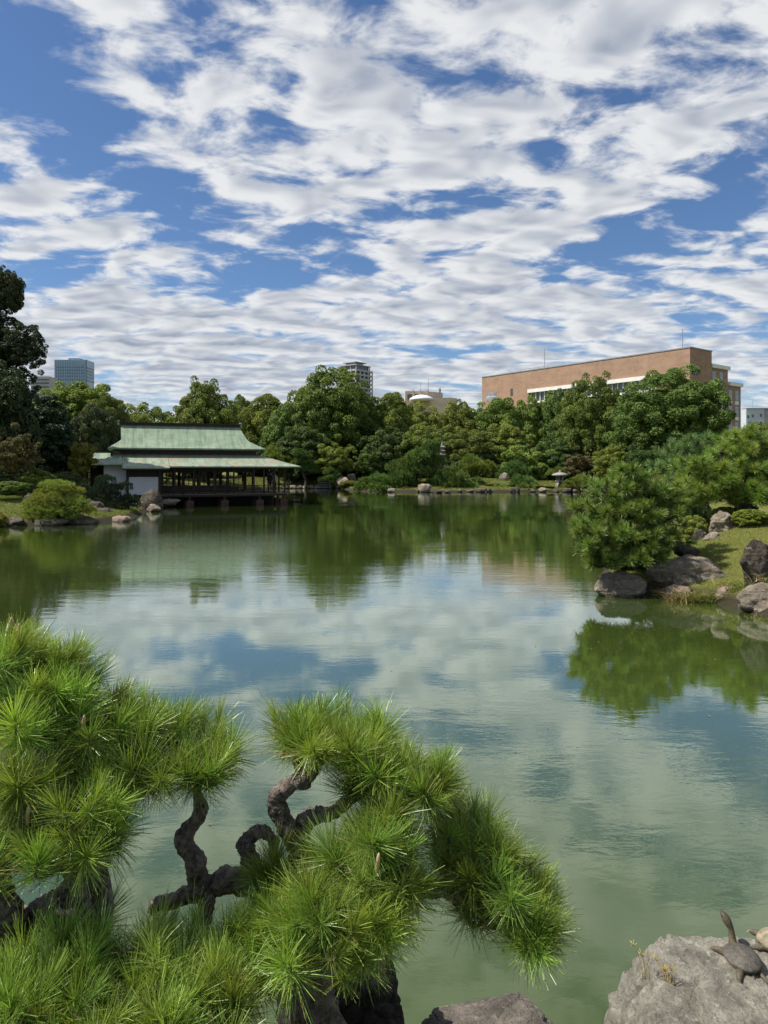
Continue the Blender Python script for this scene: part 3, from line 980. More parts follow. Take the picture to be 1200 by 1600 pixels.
    for x in (-2.2, -4.2, -5.2, -6.4, -7.6, -9.2):
        for y in (1.25, 5.8):
            o = link('main_post', thk, root); o.location = PM.to_3x3() @ Vector((x, y, 0))
    # screens: thin frames between the main posts
    for y in (1.25, 5.8):
        for a, b_ in ((-4.2, -5.2), (-5.2, -6.4), (-6.4, -7.6), (-7.6, -9.2), (-2.2, -4.2)):
            s = B(); a2, b2 = b_ + .11, a - .11
            if a == -2.2: b2 = a2 + .75
            nn = 3 if b2 - a2 > .8 else 2
            for k in range(nn + 1):
                xx = a2 + (b2 - a2) * k / nn
                s.box(xx - .018, xx + .018, y - .02, y + .02, 1.0, 2.84)
            for zz in (1.42, 1.85, 2.28, 2.62):
                s.box(a2, b2, y - .012, y + .012, zz - .014, zz + .014)
            s.box(a2, b2, y - .016, y + .016, 1.0, 1.40)
            s.build('sliding_screen', MAT['timber'], root)
    B().box(-9.2, -2.0, 1.22, 1.28, 2.55, 2.84).build('transom', MAT['timber'], root)
    B().box(-9.3, -9.22, 1.3, 5.8, .98, 2.84).build('inner_wall', MAT['timber'], root)
    # low balustrade on the veranda
    for za, zb, nm in ((1.50, 1.55, 'hand_rail'), (1.22, 1.25, 'middle_rail'), (1.0, 1.03, 'bottom_rail')):
        rr = B().box(-9.2, .14, -.17, -.11, za, zb); rr.box(.11, .17, -.1, 6.9, za, zb)
        rr.build(nm, MAT['timber'], root)
    bal = B().box(-.02, .02, -.155, -.125, .9, 1.5).mesh('baluster'); bal.materials.append(MAT['timber'])
    for k in range(13):
        o = link('baluster', bal, root); o.location = PM.to_3x3() @ Vector((-.35 - k * .7, 0, 0))
    # low tables in the room
    for x in (-3.2, -5.8, -7.6):
        t = B().box(x - .5, x + .5, 3.0, 3.7, 1.26, 1.31)
        for dx in (-.45, .4):
            for dy in (3.03, 3.62): t.box(x + dx, x + dx + .05, dy, dy + .05, .98, 1.26)
        t.build('low_table', MAT['timber'], root)
    # ---- left part on the bank: white walls, shutter and lattice
    B().box(-13.3, -11.75, .42, .58, .7, 3.1).build('plaster_wall', MAT['plaster'], root)
    B().box(-13.32, -9.4, .6, 6.2, .6, 3.05).build('back_wall', MAT['timber'], root)
    B().box(-11.72, -11.58, -.45, .6, .6, 2.8).build('corner_post', MAT['timber'], root)
    B().box(-9.48, -9.34, -.45, .6, .6, 2.8).build('corner_post', MAT['timber'], root)
    B().box(-11.56, -9.5, -.38, -.30, .9, 2.22).build('white_shutter', MAT['plaster'], root)
    B().box(-11.56, -9.5, -.28, .55, .85, 2.78).build('shutter_box', MAT['timber'], root)
    bt = B().box(-.012, .012, -.42, -.385, .9, 2.22).mesh('batten'); bt.materials.append(MAT['plaster'])
    for k in range(14):
        o = link('batten', bt, root); o.location = PM.to_3x3() @ Vector((-11.5 + k * .15, 0, 0))
    lt = B()
    for k in range(15): lt.box(-11.54 + k * .143, -11.51 + k * .143, -.36, -.33, 2.26, 2.72)
    for k in range(4): lt.box(-11.54, -9.5, -.345, -.315, 2.28 + k * .135, 2.305 + k * .135)
    lt.build('lattice', MAT['timber'], root)
    B().box(-13.4, -9.3, -.3, 6, .3, .62).build('stone_plinth', MAT['stone'], root)
    # ---- small annex with its own gable roof behind on the left
    ax = B()
    ax.slab([(-15.0, 2.3, 3.42), (-12.9, 2.3, 3.42), (-12.9, 4.0, 4.14), (-14.7, 4.0, 4.14)], .08)
    ax.slab([(-12.9, 5.7, 3.42), (-15.0, 5.7, 3.42), (-14.7, 4.002, 4.14), (-12.9, 4.002, 4.14)], .08)
    ar = ax.build('annex_roof', MAT['copper'], root)
    B().box(-14.8, -12.9, 3.85, 4.15, 4.12, 4.24).build('annex_ridge', MAT['timber'], ar)
    B().box(-14.3, -13.35, 2.9, 5.2, .5, 3.45).build('annex_wall', MAT['timber'], root)
    B().box(-14.6, -14.45, 2.5, 2.65, .5, 3.42).build('annex_post', MAT['timber'], root)
    # added dark panel, blocks the bright pond reflection below the deck
    B().box(-9.3, -.2, 3.4, 3.5, -.3, .70).build('underfloor_blocker', MAT['timber'], root)


def bamboo_fence():
    D = 53.0
    a = Vector((wx_(94, D), D)); b = Vector((wx_(152, D), D + 1.6))
    root = thing('bamboo_fence', (a.x, a.y, gz(a.x, a.y)), 'brown bamboo fence between the dark trees and the tea house', 'fence')
    L = (b - a).length; ang = math.atan2(b.y - a.y, b.x - a.x)
    M = Matrix.Translation((a.x, a.y, gz(a.x, a.y) - .1)) @ Matrix.Rotation(ang, 4, 'Z')
    top = zrow(737, D) - gz(a.x, a.y) + .1
    pm = MB(M).tube([(0, 0, 0), (0, 0, top)], .05, 8).mesh('post'); pm.materials.append(MAT['timber'])
    for k in range(4):
        o = link('post', pm, root); o.location = M.to_3x3() @ Vector((k * L / 3, .06, 0))
    sm = MB(M).tube([(0, 0, .1), (0, 0, top - .1)], .022, 6).mesh('bamboo_cane'); sm.materials.append(MAT['bamboo'])
    nn = int(L / .05)
    for k in range(nn):
        o = link('bamboo_cane', sm, root); o.location = M.to_3x3() @ Vector((k * L / nn, 0, -0.05 * (k % 3 == 0)))
    for z in (.45, top - .25):
        MB(M).tube([(0, -.04, z), (L, -.04, z)], .03, 6).build('rail', MAT['bamboo'], root)
    MB(M).tube([(0, 0, top - .06), (L, 0, top - .06)], .05, 8).build('cap_rail', MAT['bamboo'], root)


def skin_mesh(name, verts, edges, radii, root=0, sub=2):
    me = bpy.data.meshes.new(name + '_skeleton')
    me.from_pydata([tuple(v) for v in verts], edges, [])
    o = bpy.data.objects.new(name + '_skeleton', me)
    col.objects.link(o)
    sk = o.modifiers.new('skin', 'SKIN')
    sk.use_smooth_shade = True
    lay = me.skin_vertices[0].data if me.skin_vertices else None
    if lay is None:
        me.skin_vertices.new() if hasattr(me.skin_vertices, 'new') else None
        lay = me.skin_vertices[0].data
    for i, r in enumerate(radii):
        lay[i].radius = (r, r) if not hasattr(r, '__len__') else r
        lay[i].use_root = (i == root)
    ss = o.modifiers.new('sub', 'SUBSURF'); ss.levels = sub; ss.render_levels = sub
    dg = bpy.context.evaluated_depsgraph_get(); dg.update()
    m2 = bpy.data.meshes.new_from_object(o.evaluated_get(dg))
    m2.name = name
    bpy.data.objects.remove(o)
    bpy.data.meshes.remove(me)
    return m2


MAT['skin'] = plain('skin', (0.42, 0.26, 0.18), 0.6, 0.08, 6, 0.0)
MAT['black_cloth'] = plain('black_cloth', (0.012, 0.012, 0.014), 0.9, 0.2, 10, 0.0)
MAT['white_cloth'] = plain('white_cloth', (0.62, 0.63, 0.66), 0.9, 0.06, 10, 0.0)
MAT['hair'] = plain('hair', (0.012, 0.010, 0.009), 0.5, 0.2, 30, 0.0)
MAT['dark_trousers'] = plain('dark_trousers', (0.03, 0.032, 0.04), 0.9, 0.2, 10, 0.0)


def person(x, y, z, rot, h, top, legs, label, turn=0.0):
    root = thing('person', (x, y, z), label, 'person', None)
    root.rotation_euler.z = rot
    k = h / 1.7
    V = [(0, 0, .93), (0, 0, 1.12), (0, .01, 1.33), (0, .0, 1.44), (0, -.01, 1.50), (0, -.02, 1.60), (0, -.015, 1.68),
         (.17, 0, 1.40), (.21, -.02, 1.13), (.17, -.20, 1.02), (.12, -.27, 1.05),
         (-.17, 0, 1.40), (-.22, .02, 1.13), (-.20, -.08, .90), (-.19, -.11, .80),
         (.09, 0, .88), (.10, -.02, .50), (.10, .02, .09), (.11, -.13, .04),
         (-.09, 0, .88), (-.11, .01, .50), (-.11, .04, .09), (-.12, -.10, .04)]
    E = [(0, 1), (1, 2), (2, 3), (3, 4), (4, 5), (5, 6), (3, 7), (7, 8), (8, 9), (9, 10), (3, 11), (11, 12), (12, 13), (13, 14),
         (0, 15), (15, 16), (16, 17), (17, 18), (0, 19), (19, 20), (20, 21), (21, 22)]
    Rr = [(.15, .11), (.13, .10), (.16, .11), (.10, .08), (.055, .055), (.085, .10), (.07, .08), .065, .05, .04, .035, .065, .05, .04, .035,
          .09, .065, .045, .04, .09, .065, .045, .04]
    me = skin_mesh('body', [tuple(c * k for c in v) for v in V], E, [tuple(c * k for c in r) if hasattr(r, '__len__') else r * k for r in Rr])
    for m in (top, legs, MAT['skin'], MAT['black_cloth']): me.materials.append(m)
    for p in me.polygons:
        c = p.center / k
        arm = abs(c.x) > .15 and c.z < 1.1 and (c.y < -.17 or c.z < .88)
        p.material_index = 3 if c.z < .085 else 2 if (c.z > 1.46 or arm) else 1 if c.z < .95 and abs(c.x) < .185 else 0
    o = bpy.data.objects.new('body', me); col.objects.link(o); o.parent = root
    hb = MB().lathe([(.035, 1.50), (.092, 1.54), (.105, 1.62), (.095, 1.70), (.06, 1.745), (.01, 1.76)], (0, .035, 0), 14, (1, 1.02))
    hm = hb.mesh('hair', True)
    for v in hm.vertices: v.co *= k
    hm.materials.append(MAT['hair'])
    o = bpy.data.objects.new('hair', hm); col.objects.link(o); o.parent = root
    return root


pavilion()
bamboo_fence()
for lx, ly, rot, h, tp, lg, lb in (
        (-.95, .75, PTH + math.pi + .5, 1.68, 'black_cloth', 'black_cloth', 'person in black standing at the right end of the tea house veranda'),
        (-.52, .95, PTH - .4, 1.62, 'white_cloth', 'dark_trousers', 'person in white shirt standing beside the person in black on veranda'),
        (-2.9, 1.9, PTH + 1.2, 1.66, 'dark_trousers', 'black_cloth', 'person in dark clothes standing inside the tea house among the posts')):
    p = PM @ Vector((lx, ly, .905))
    person(p.x, p.y, .905 if ly < 1.2 else .985, rot, h, MAT[tp], MAT[lg], lb)

# ------------------------------------------------------------------ vegetation
def unit(v):
    return v / np.maximum(np.linalg.norm(v, axis=-1, keepdims=True), 1e-9)


def leaf_quads(P, Nrm, size, rng, aspect=1.7):
    """diamond leaf faces at points P facing Nrm"""
    n = len(P)
    t = unit(np.cross(Nrm, rng.normal(size=(n, 3))))
    b = np.cross(Nrm, t)
    s = np.asarray(size)[:, None]
    fold = Nrm * s * 0.18
    V = np.empty((n, 4, 3))
    V[:, 0] = P - t * s * aspect * 0.5; V[:, 1] = P + b * s * 0.5 + fold
    V[:, 2] = P + t * s * aspect * 0.5; V[:, 3] = P - b * s * 0.5 + fold
    return V.reshape(-1, 3), np.arange(n * 4).reshape(n, 4)


def crown_mesh(name, seed, n_clump=90, n_leaf=16000, leaf=0.05, cr=(0.17, 0.30), low=-0.55, rough=0.16, flat=0.8, cone=0.0, drop=0.0, fill=0.14):
    """a crown of leaf clumps filling a unit ball; z from 0 to about 2"""
    rng = np.random.default_rng(seed)
    d = unit(rng.normal(size=(n_clump * 3, 3)))
    d = d[d[:, 2] > low][:n_clump]
    n = len(d)
    lobes = unit(rng.normal(size=(7, 3)))
    lob = np.max(d @ lobes.T, axis=1)
    r = (0.80 + 0.22 * (lob - 0.6)) * (1 + rng.normal(size=n) * rough)
    inner = rng.random(n) < 0.22
    r[inner] *= rng.uniform(0.4, 0.8, inner.sum())
    C = d * r[:, None]
    if cone:
        C[:, :2] *= (1 - cone * (C[:, 2:3] + 1) / 2)
    R = rng.uniform(cr[0], cr[1], n)
    w = R ** 2; w /= w.sum()
    idx = rng.choice(n, n_leaf, p=w)
    e = unit(rng.normal(size=(n_leaf, 3)) + np.array([0, 0, 0.35]) + d[idx] * 0.5)
    sh = R[idx] * rng.uniform(0.55, 1.08, n_leaf) ** 0.6
    off = e * sh[:, None]; off[:, 2] *= flat
    P = C[idx] + off
    P[:, 2] -= drop * np.maximum(0, np.linalg.norm(P[:, :2], axis=1) - 0.5)
    Nr = unit(e * 0.8 + np.array([0, 0, 0.35]) + rng.normal(size=(n_leaf, 3)) * 0.55)
    sz = leaf * rng.uniform(0.7, 1.35, n_leaf)
    tint = np.clip(0.45 + rng.normal(size=n)[idx] * 0.16 + rng.normal(size=n_leaf) * 0.14 + 0.12 * e[:, 2], 0, 1)  # upward sides of clumps tinted lighter, painting in light from above
    if fill:
        # foliage deep inside the crown, so that one does not look straight through it
        m_ = int(n_leaf * fill)
        Pi = unit(rng.normal(size=(m_, 3))) * (rng.random((m_, 1)) ** .4) * 0.72
        Pi[:, 2] = Pi[:, 2] * .9
        if cone: Pi[:, :2] *= (1 - cone * (Pi[:, 2:3] + 1) / 2)
        P = np.concatenate([P, Pi]); Nr = np.concatenate([Nr, unit(rng.normal(size=(m_, 3)))])
        sz = np.concatenate([sz, leaf * rng.uniform(1.6, 2.6, m_)]); tint = np.concatenate([tint, rng.uniform(.35, .8, m_)])
    V, Fc = leaf_quads(P, Nr, sz, rng)
    q = np.percentile(np.abs(V[:, :2]), 98.5)
    V[:, :2] *= 1.0 / q
    lo_, hi_ = np.percentile(V[:, 2], .6), np.percentile(V[:, 2], 99.7)
    V[:, 2] = (V[:, 2] - lo_) / (hi_ - lo_) * 2.0
    return nmesh(name, V, Fc, False, np.repeat(tint, 4))


def trunk_mesh(name, seed, h=1.0, r=0.03, limbs=7, lean=0.05):
    """unit tree skeleton: trunk and limbs, height about 1"""
    rnd = random.Random(seed)
    b = MB()
    pts = [(0, 0, -.05)]; rad = [r * 1.5]
    x = y = 0
    for k in range(1, 7):
        x += rnd.uniform(-lean, lean) * .5; y += rnd.uniform(-lean, lean) * .5
        pts.append((x, y, h * k / 6)); rad.append(r * (1.15 - .15 * k))
    sp, sr = spline(pts, rad, 3)
    b.tube(sp, sr, 8)
    for k in range(limbs):
        t = rnd.uniform(.35, .8); i = int(t * (len(sp) - 1)); p = sp[i]
        a = k * 2.4 + rnd.uniform(-.4, .4); L = rnd.uniform(.25, .42)
        q = p + Vector((math.cos(a) * L * .55, math.sin(a) * L * .55, L * .45)); e = p + Vector((math.cos(a) * L, math.sin(a) * L, L * .95))
        s2, r2 = spline([p, q, e], [sr[i] * .6, sr[i] * .4, sr[i] * .15], 3)
        b.tube(s2, r2, 6)
    return b.mesh(name, True)


CROWN = {
    'camphor_a': crown_mesh('crown_camphor_a', 11, 420, 66000, 0.0245, (0.08, 0.165), -.8, 0.09, fill=.2),
    'camphor_b': crown_mesh('crown_camphor_b', 12, 440, 66000, 0.0245, (0.08, 0.16), -.8, 0.10, fill=.2),
    'oak_a': crown_mesh('crown_oak_a', 13, 270, 46000, 0.031, (0.10, 0.19), -.85, 0.12, fill=.2),
    'oak_b': crown_mesh('crown_oak_b', 14, 250, 46000, 0.031, (0.10, 0.20), -.85, 0.14, fill=.2),
    'oak_c': crown_mesh('crown_oak_c', 15, 300, 48000, 0.030, (0.09, 0.18), -.85, 0.11, fill=.2),
    'ragged': crown_mesh('crown_ragged', 16, 190, 34000, 0.030, (0.08, 0.17), -.95, 0.16, fill=.02),
    'conifer': crown_mesh('crown_conifer', 17, 170, 34000, 0.034, (0.10, 0.20), -.95, 0.13, 0.5, 0.5, 0.15),
    'airy': crown_mesh('crown_airy', 18, 80, 14000, 0.042, (0.12, 0.24), -.6, 0.2, 0.55, fill=.05),
    'bush_a': crown_mesh('crown_bush_a', 19, 70, 14000, 0.052, (0.18, 0.32), -.5, 0.10),
    'bush_b': crown_mesh('crown_bush_b', 20, 60, 12000, 0.060, (0.20, 0.34), -.5, 0.14),
    'clipped': crown_mesh('crown_clipped', 21, 180, 18000, 0.040, (0.13, 0.20), -.4, 0.03),
}
TRUNK = [trunk_mesh('trunk_%d' % k, 40 + k) for k in range(4)]
for t in TRUNK: t.materials.append(MAT['bark'])


def own_mat(o, mat):
    """material on the object, so that alike pieces share one mesh"""
    if not o.data.materials: o.data.materials.append(mat)
    o.material_slots[0].link = 'OBJECT'
    o.material_slots[0].material = mat
    return o


def child(name, me, parent, loc=(0, 0, 0), rot=(0, 0, 0), sc=(1, 1, 1), mat=None):
    """part placed in its thing's own space"""
    o = bpy.data.objects.new(name, me)
    col.objects.link(o)
    o.parent = parent
    o.location = loc; o.rotation_euler = rot; o.scale = sc
    if mat is not None: own_mat(o, mat)
    return o


_tn = [0]


def tree(px, top, bot, w, D, kind, mat, label, depth=0.85, group=None, name='broadleaf_tree', cat='tree', bw=None):
    """crown from row top to row bot, w pixels wide, standing on the ground at depth D"""
    _tn[0] += 1
    i = _tn[0]
    x = wx_(px, D)
    g = gz(x, D)
    root = thing(name, (x, D, g), label, cat, group)
    z1, z0 = zrow(top, D), max(zrow(bot, D), g + .05)
    rx = w / 2 / F * D
    H = z1 - z0
    child('crown', CROWN[kind], root, (0, 0, z0 - g), (0, 0, i * 2.13), (rx, rx * depth, H / 2), MAT[mat])
    if bw is None:
        hh = (z0 - g) + H * .62
        child('trunk', TRUNK[i % 4], root, (0, 0, 0), (0, 0, i * 1.3), (hh * .95, hh * .95, hh))
    return root


# the wood across the pond, tallest and farthest first
for a in [
    (120, 598, 700, 150, 82, 'oak_c', 'leaf_light', 'light green broadleaf tree in front of the blue glass tower'),
    (165, 618, 715, 80, 74, 'oak_b', 'leaf_mid', 'mid green tree left of the tea house ridge below the glass tower'),
    (228, 634, 735, 110, 98, 'oak_a', 'leaf_light', 'yellow green low tree showing above the left end of the tea house ridge'),
    (318, 595, 730, 118, 92, 'camphor_b', 'leaf_mid', 'dark rounded tree rising directly behind the tea house roof'),
    (374, 620, 720, 70, 118, 'oak_b', 'leaf_mid', 'small treetop peeping right of the rounded tree behind the tea house'),
    (412, 619, 735, 90, 112, 'oak_c', 'leaf_light', 'pale olive tree between the tea house ridge and the tallest tree'),
    (452, 632, 738, 90, 106, 'oak_a', 'leaf_mid', 'leafy tree leaning on the left flank of the tallest tree'),
    (514, 576, 728, 156, 112, 'camphor_a', 'leaf_mid', 'tallest broad crowned tree standing in front of the apartment tower'),
    (604, 617, 738, 100, 114, 'oak_c', 'leaf_light', 'light green tree right of the tallest tree and below the apartment tower'),
    (655, 633, 735, 110, 138, 'oak_a', 'leaf_light', 'yellowish tree in front of the beige domed building'),
    (712, 628, 735, 95, 138, 'oak_b', 'leaf_light', 'light tree right of the beige building in the far wood'),
    (772, 625, 735, 105, 138, 'oak_c', 'leaf_mid', 'tree under the left end of the long brick building'),
    (828, 624, 735, 95, 138, 'oak_a', 'leaf_light', 'olive tree under the left half of the brick building strip window'),
    (868, 612, 735, 90, 138, 'oak_b', 'leaf_mid', 'tall tree beside the dark tree in front of the brick building'),
    (926, 588, 728, 106, 100, 'camphor_b', 'leaf_mid', 'tall dark dense tree in front of the middle of the brick building'),
    (1048, 578, 716, 160, 86, 'camphor_a', 'leaf_mid', 'large round dark tree hiding the right corner of the brick building'),
    (1004, 648, 738, 110, 92, 'oak_a', 'leaf_mid', 'lower tree between the dark dense tree and the large round tree'),
    (1100, 664, 738, 90, 96, 'oak_c', 'leaf_dark', 'dark tree right of the large round tree below the brick windows'),
    (1190, 662, 738, 90, 80, 'oak_b', 'leaf_mid', 'tree below the white building at the right edge'),
]:
    tree(*a, group='trees of the wood across the pond')
# lower and nearer trees of the wood
for a in [
    (478, 668, 742, 100, 103, 'oak_c', 'leaf_dark', 'dark undergrowth tree behind the lawn and cloud pruned pines'),
    (525, 679, 738, 64, 99, 'airy', 'leaf_light', 'bright layered small tree standing before the tallest tree'),
    (574, 694, 740, 46, 101, 'airy', 'leaf_mid', 'slim small tree right of the bright layered tree'),
    (600, 668, 745, 110, 106, 'oak_b', 'leaf_dark', 'dark shaded tree above the stone block by the lawn'),
    (668, 664, 745, 110, 104, 'oak_a', 'leaf_mid', 'tree behind the stone pagoda'),
    (735, 672, 745, 100, 102, 'oak_b', 'leaf_mid', 'tree right of the stone pagoda above the far lawn'),
    (790, 664, 740, 90, 103, 'oak_c', 'leaf_light', 'light leaved tree above the middle of the far lawn'),
    (822, 680, 752, 95, 97, 'airy', 'leaf_light', 'open branched green tree left of the stone lantern'),
    (868, 688, 748, 80, 98, 'oak_a', 'leaf_dark', 'dark rounded tree directly behind the stone lantern'),
    (906, 697, 748, 56, 93, 'airy', 'leaf_brown', 'brownish small tree right of the stone lantern'),
    (960, 698, 750, 75, 86, 'oak_b', 'leaf_light', 'light rounded tree just left of the near right pine top'),
    (1010, 690, 748, 80, 84, 'oak_c', 'leaf_dark', 'dark low tree below the large round tree'),
    (400, 680, 745, 90, 110, 'oak_b', 'leaf_dark', 'dark tree behind the right end of the tea house upper roof'),
    (300, 690, 745, 120, 108, 'oak_c', 'leaf_dark', 'dark tree hidden behind the middle of the tea house'),
]:
    tree(*a, group='small trees at the edge of the far wood')
# dark hedge of evergreen shrubs under the wood
hk = 0
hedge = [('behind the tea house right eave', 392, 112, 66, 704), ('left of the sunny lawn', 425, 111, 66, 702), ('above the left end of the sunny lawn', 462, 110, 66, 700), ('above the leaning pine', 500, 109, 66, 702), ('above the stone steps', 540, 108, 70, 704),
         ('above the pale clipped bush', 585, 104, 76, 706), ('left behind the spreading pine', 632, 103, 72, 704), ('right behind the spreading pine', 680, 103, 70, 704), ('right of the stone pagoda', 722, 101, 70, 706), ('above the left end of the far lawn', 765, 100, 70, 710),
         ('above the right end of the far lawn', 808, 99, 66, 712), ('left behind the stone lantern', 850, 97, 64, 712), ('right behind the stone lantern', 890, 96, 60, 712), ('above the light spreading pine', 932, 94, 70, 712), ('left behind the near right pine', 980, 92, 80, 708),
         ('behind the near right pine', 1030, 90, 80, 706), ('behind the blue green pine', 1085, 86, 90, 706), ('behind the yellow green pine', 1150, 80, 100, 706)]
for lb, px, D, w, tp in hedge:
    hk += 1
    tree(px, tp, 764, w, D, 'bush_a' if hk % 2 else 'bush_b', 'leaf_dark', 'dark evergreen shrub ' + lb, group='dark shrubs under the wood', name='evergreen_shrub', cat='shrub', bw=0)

# left bank trees
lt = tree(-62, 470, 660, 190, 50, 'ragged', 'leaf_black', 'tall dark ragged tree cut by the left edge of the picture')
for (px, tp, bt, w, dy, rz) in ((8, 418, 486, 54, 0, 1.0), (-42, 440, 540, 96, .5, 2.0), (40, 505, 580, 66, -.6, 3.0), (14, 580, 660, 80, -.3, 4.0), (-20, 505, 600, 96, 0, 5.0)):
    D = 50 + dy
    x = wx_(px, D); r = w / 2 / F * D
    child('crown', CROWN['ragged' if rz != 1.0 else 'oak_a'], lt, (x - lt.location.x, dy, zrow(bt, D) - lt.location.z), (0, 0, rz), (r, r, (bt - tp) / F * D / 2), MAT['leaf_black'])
bm_ = MB()
for (px, py) in ((6, 470), (40, 560), (24, 625), (-20, 500)):
    p = at(px, py, 50) - lt.location
    sp, sr = spline([(0, 0, 3.0), (p.x * .35, 0, p.z * .62), (p.x * .75, p.y, p.z * .88), tuple(p)], [.3, .2, .12, .04], 4)
    bm_.tube(sp, sr, 7)
me = bm_.mesh('limbs', True); me.materials.append(MAT['bark'])
child('limbs', me, lt)
tree(-5, 610, 760, 150, 80, 'oak_c', 'leaf_dark', 'dark tree far behind the left lawn')
tree(70, 650, 765, 130, 84, 'oak_b', 'leaf_dark', 'dark tree behind the conifer beside the tea house')
tree(205, 680, 765, 110, 80, 'oak_a', 'leaf_dark', 'dark tree behind the tea house annex roof')
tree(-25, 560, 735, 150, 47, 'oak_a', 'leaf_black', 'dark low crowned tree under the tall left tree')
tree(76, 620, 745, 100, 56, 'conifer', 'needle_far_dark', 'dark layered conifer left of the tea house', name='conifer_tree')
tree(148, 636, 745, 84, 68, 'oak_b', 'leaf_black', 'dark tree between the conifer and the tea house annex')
tree(28, 662, 735, 75, 43, 'airy', 'leaf_brown', 'brown tinged small tree at the left edge of the lawn')
tree(129, 678, 738, 50, 51, 'airy', 'leaf_yellow', 'bright yellow green maple beside the tea house annex')
for k, (px, tp, bt, w, D, kd, mt, lb) in enumerate([
    (-10, 735, 775, 90, 52, 'bush_b', 'leaf_dark', 'dark shrub at the left edge behind the lawn'),
    (62, 733, 765, 60, 45, 'bush_a', 'leaf_mid', 'leafy shrub behind the light green pine on the left bank'),
    (14, 752, 772, 60, 40, 'clipped', 'leaf_mid', 'low clipped hedge shrub on the left lawn'),
    (48, 755, 775, 40, 42, 'bush_b', 'leaf_dark', 'dark shrub at the back of the left lawn'),
    (104, 740, 770, 60, 47, 'bush_b', 'leaf_dark', 'dark shrub in front of the bamboo fence'),
    (0, 800, 826, 24, 34.6, 'bush_a', 'leaf_yellow', 'yellow green plant at the water edge on the far left'),
]):
    tree(px, tp, bt, w, D, kd, mt, lb, name='shrub', cat='shrub', bw=0)


# ---- cloud-pruned and spreading pines at middle distance
def pad_mesh(name, seed, n_tuft=90, needles=30, length=0.24, width=0.050):
    """a domed cushion of upright needle tufts; unit radius"""
    rng = np.random.default_rng(seed)
    a = rng.random(n_tuft) * 2 * math.pi; r = np.sqrt(rng.random(n_tuft)) * 0.95
    C = np.stack([r * np.cos(a), r * np.sin(a), 0.42 * np.sqrt(np.maximum(0, 1 - r ** 2)) + rng.normal(size=n_tuft) * 0.06 - 0.08], -1)
    lowm = rng.random(n_tuft) < .28
    C[lowm, 2] -= rng.uniform(.1, .4, lowm.sum())
    ax = unit(C * np.array([.9, .9, .6]) + np.array([0, 0, .7]))
    n = n_tuft * needles
    idx = np.repeat(np.arange(n_tuft), needles)
    d = unit(ax[idx] + rng.normal(size=(n, 3)) * 0.62)
    L = length * rng.uniform(.7, 1.2, n)[:, None]
    s = unit(np.cross(d, rng.normal(size=(n, 3)))) * width * .5
    b = C[idx]; m_ = b + d * L * .55; e = b + d * L
    V = np.stack([b - s * .6, b + s * .6, m_ + s, m_ - s, e], 1)
    Vq = np.stack([b - s * .7, b + s * .7, e + s * .25, e - s * .25], 1).reshape(-1, 3)
    Fc = np.arange(n * 4).reshape(n, 4)
    tint = np.clip(0.42 + rng.normal(size=n_tuft)[idx] * .15 + rng.normal(size=n) * .12, 0, 1)
    tv = np.stack([tint * .55, tint * .55, tint + .15, tint + .15], 1).ravel()
    return nmesh(name, Vq, Fc, False, np.clip(tv, 0, 1))


PAD = [pad_mesh('needle_pad_%d' % k, 60 + k) for k in range(3)]
PADF = [pad_mesh('needle_pad_fine_%d' % k, 70 + k, 150, 40, 0.17, 0.020) for k in range(2)]


def cloud_pine(base_px, base_py, D, pads, mat, label, trunk_r=0.12, group=None, fine=False, depth=0.85, name='cloud_pruned_pine'):
    """pads: (px, py, half width px, half height px[, depth offset]) of each needle cushion"""
    x = wx_(base_px, D); g = gz(x, D)
    root = thing(name, (x, D, g), label, 'pine tree', group)
    rnd = random.Random(hash(label) % 1000 if False else len(label) * 7 + int(base_px))
    b = MB()
    tops = []
    for p in pads:
        px, py, rx, ry = p[:4]; dy = p[4] if len(p) > 4 else rnd.uniform(-.5, .5) * rx / F * D
        X = wx_(px, D) - x; Z = zrow(py, D) - g
        tops.append((X, dy, Z, rx / F * D, ry / F * D))
    hi = max(tops, key=lambda t: t[2])
    ctrl = [(0, 0, -.2)] + [(hi[0] * f + rnd.uniform(-.12, .12) * hi[2], hi[1] * f + rnd.uniform(-.06, .06) * hi[2], hi[2] * f) for f in (.25, .5, .75)] + [(hi[0], hi[1], hi[2] - hi[4] * .2)]
    sp, sr = spline(ctrl, [trunk_r * 1.2, trunk_r, trunk_r * .8, trunk_r * .6, trunk_r * .3], 4)
    b.tube(sp, sr, 8)
    for t in tops:
        if t is hi: continue
        i = min(range(len(sp)), key=lambda k: abs(sp[k].z - t[2] * .8))
        a = sp[i]; e = Vector((t[0], t[1], t[2] - t[4] * .3))
        s2, r2 = spline([a, (a + e) * .5 + Vector((0, 0, -.06 * (e - a).length)), e], [sr[i] * .7, sr[i] * .5, sr[i] * .25], 4)
        b.tube(s2, r2, 6)
    me = b.mesh('trunk', True); me.materials.append(MAT['bark'])
    child('trunk', me, root)
    src = PADF if fine else PAD
    for k, t in enumerate(tops):
        child('needle_pad', src[k % len(src)], root, (t[0], t[1], t[2] - t[4] * .5), (rnd.uniform(-.12, .12), rnd.uniform(-.12, .12), rnd.uniform(0, 6)), (t[3] * 1.12, t[3] * depth * 1.12, t[4] * 2.5), MAT[mat])
    return root


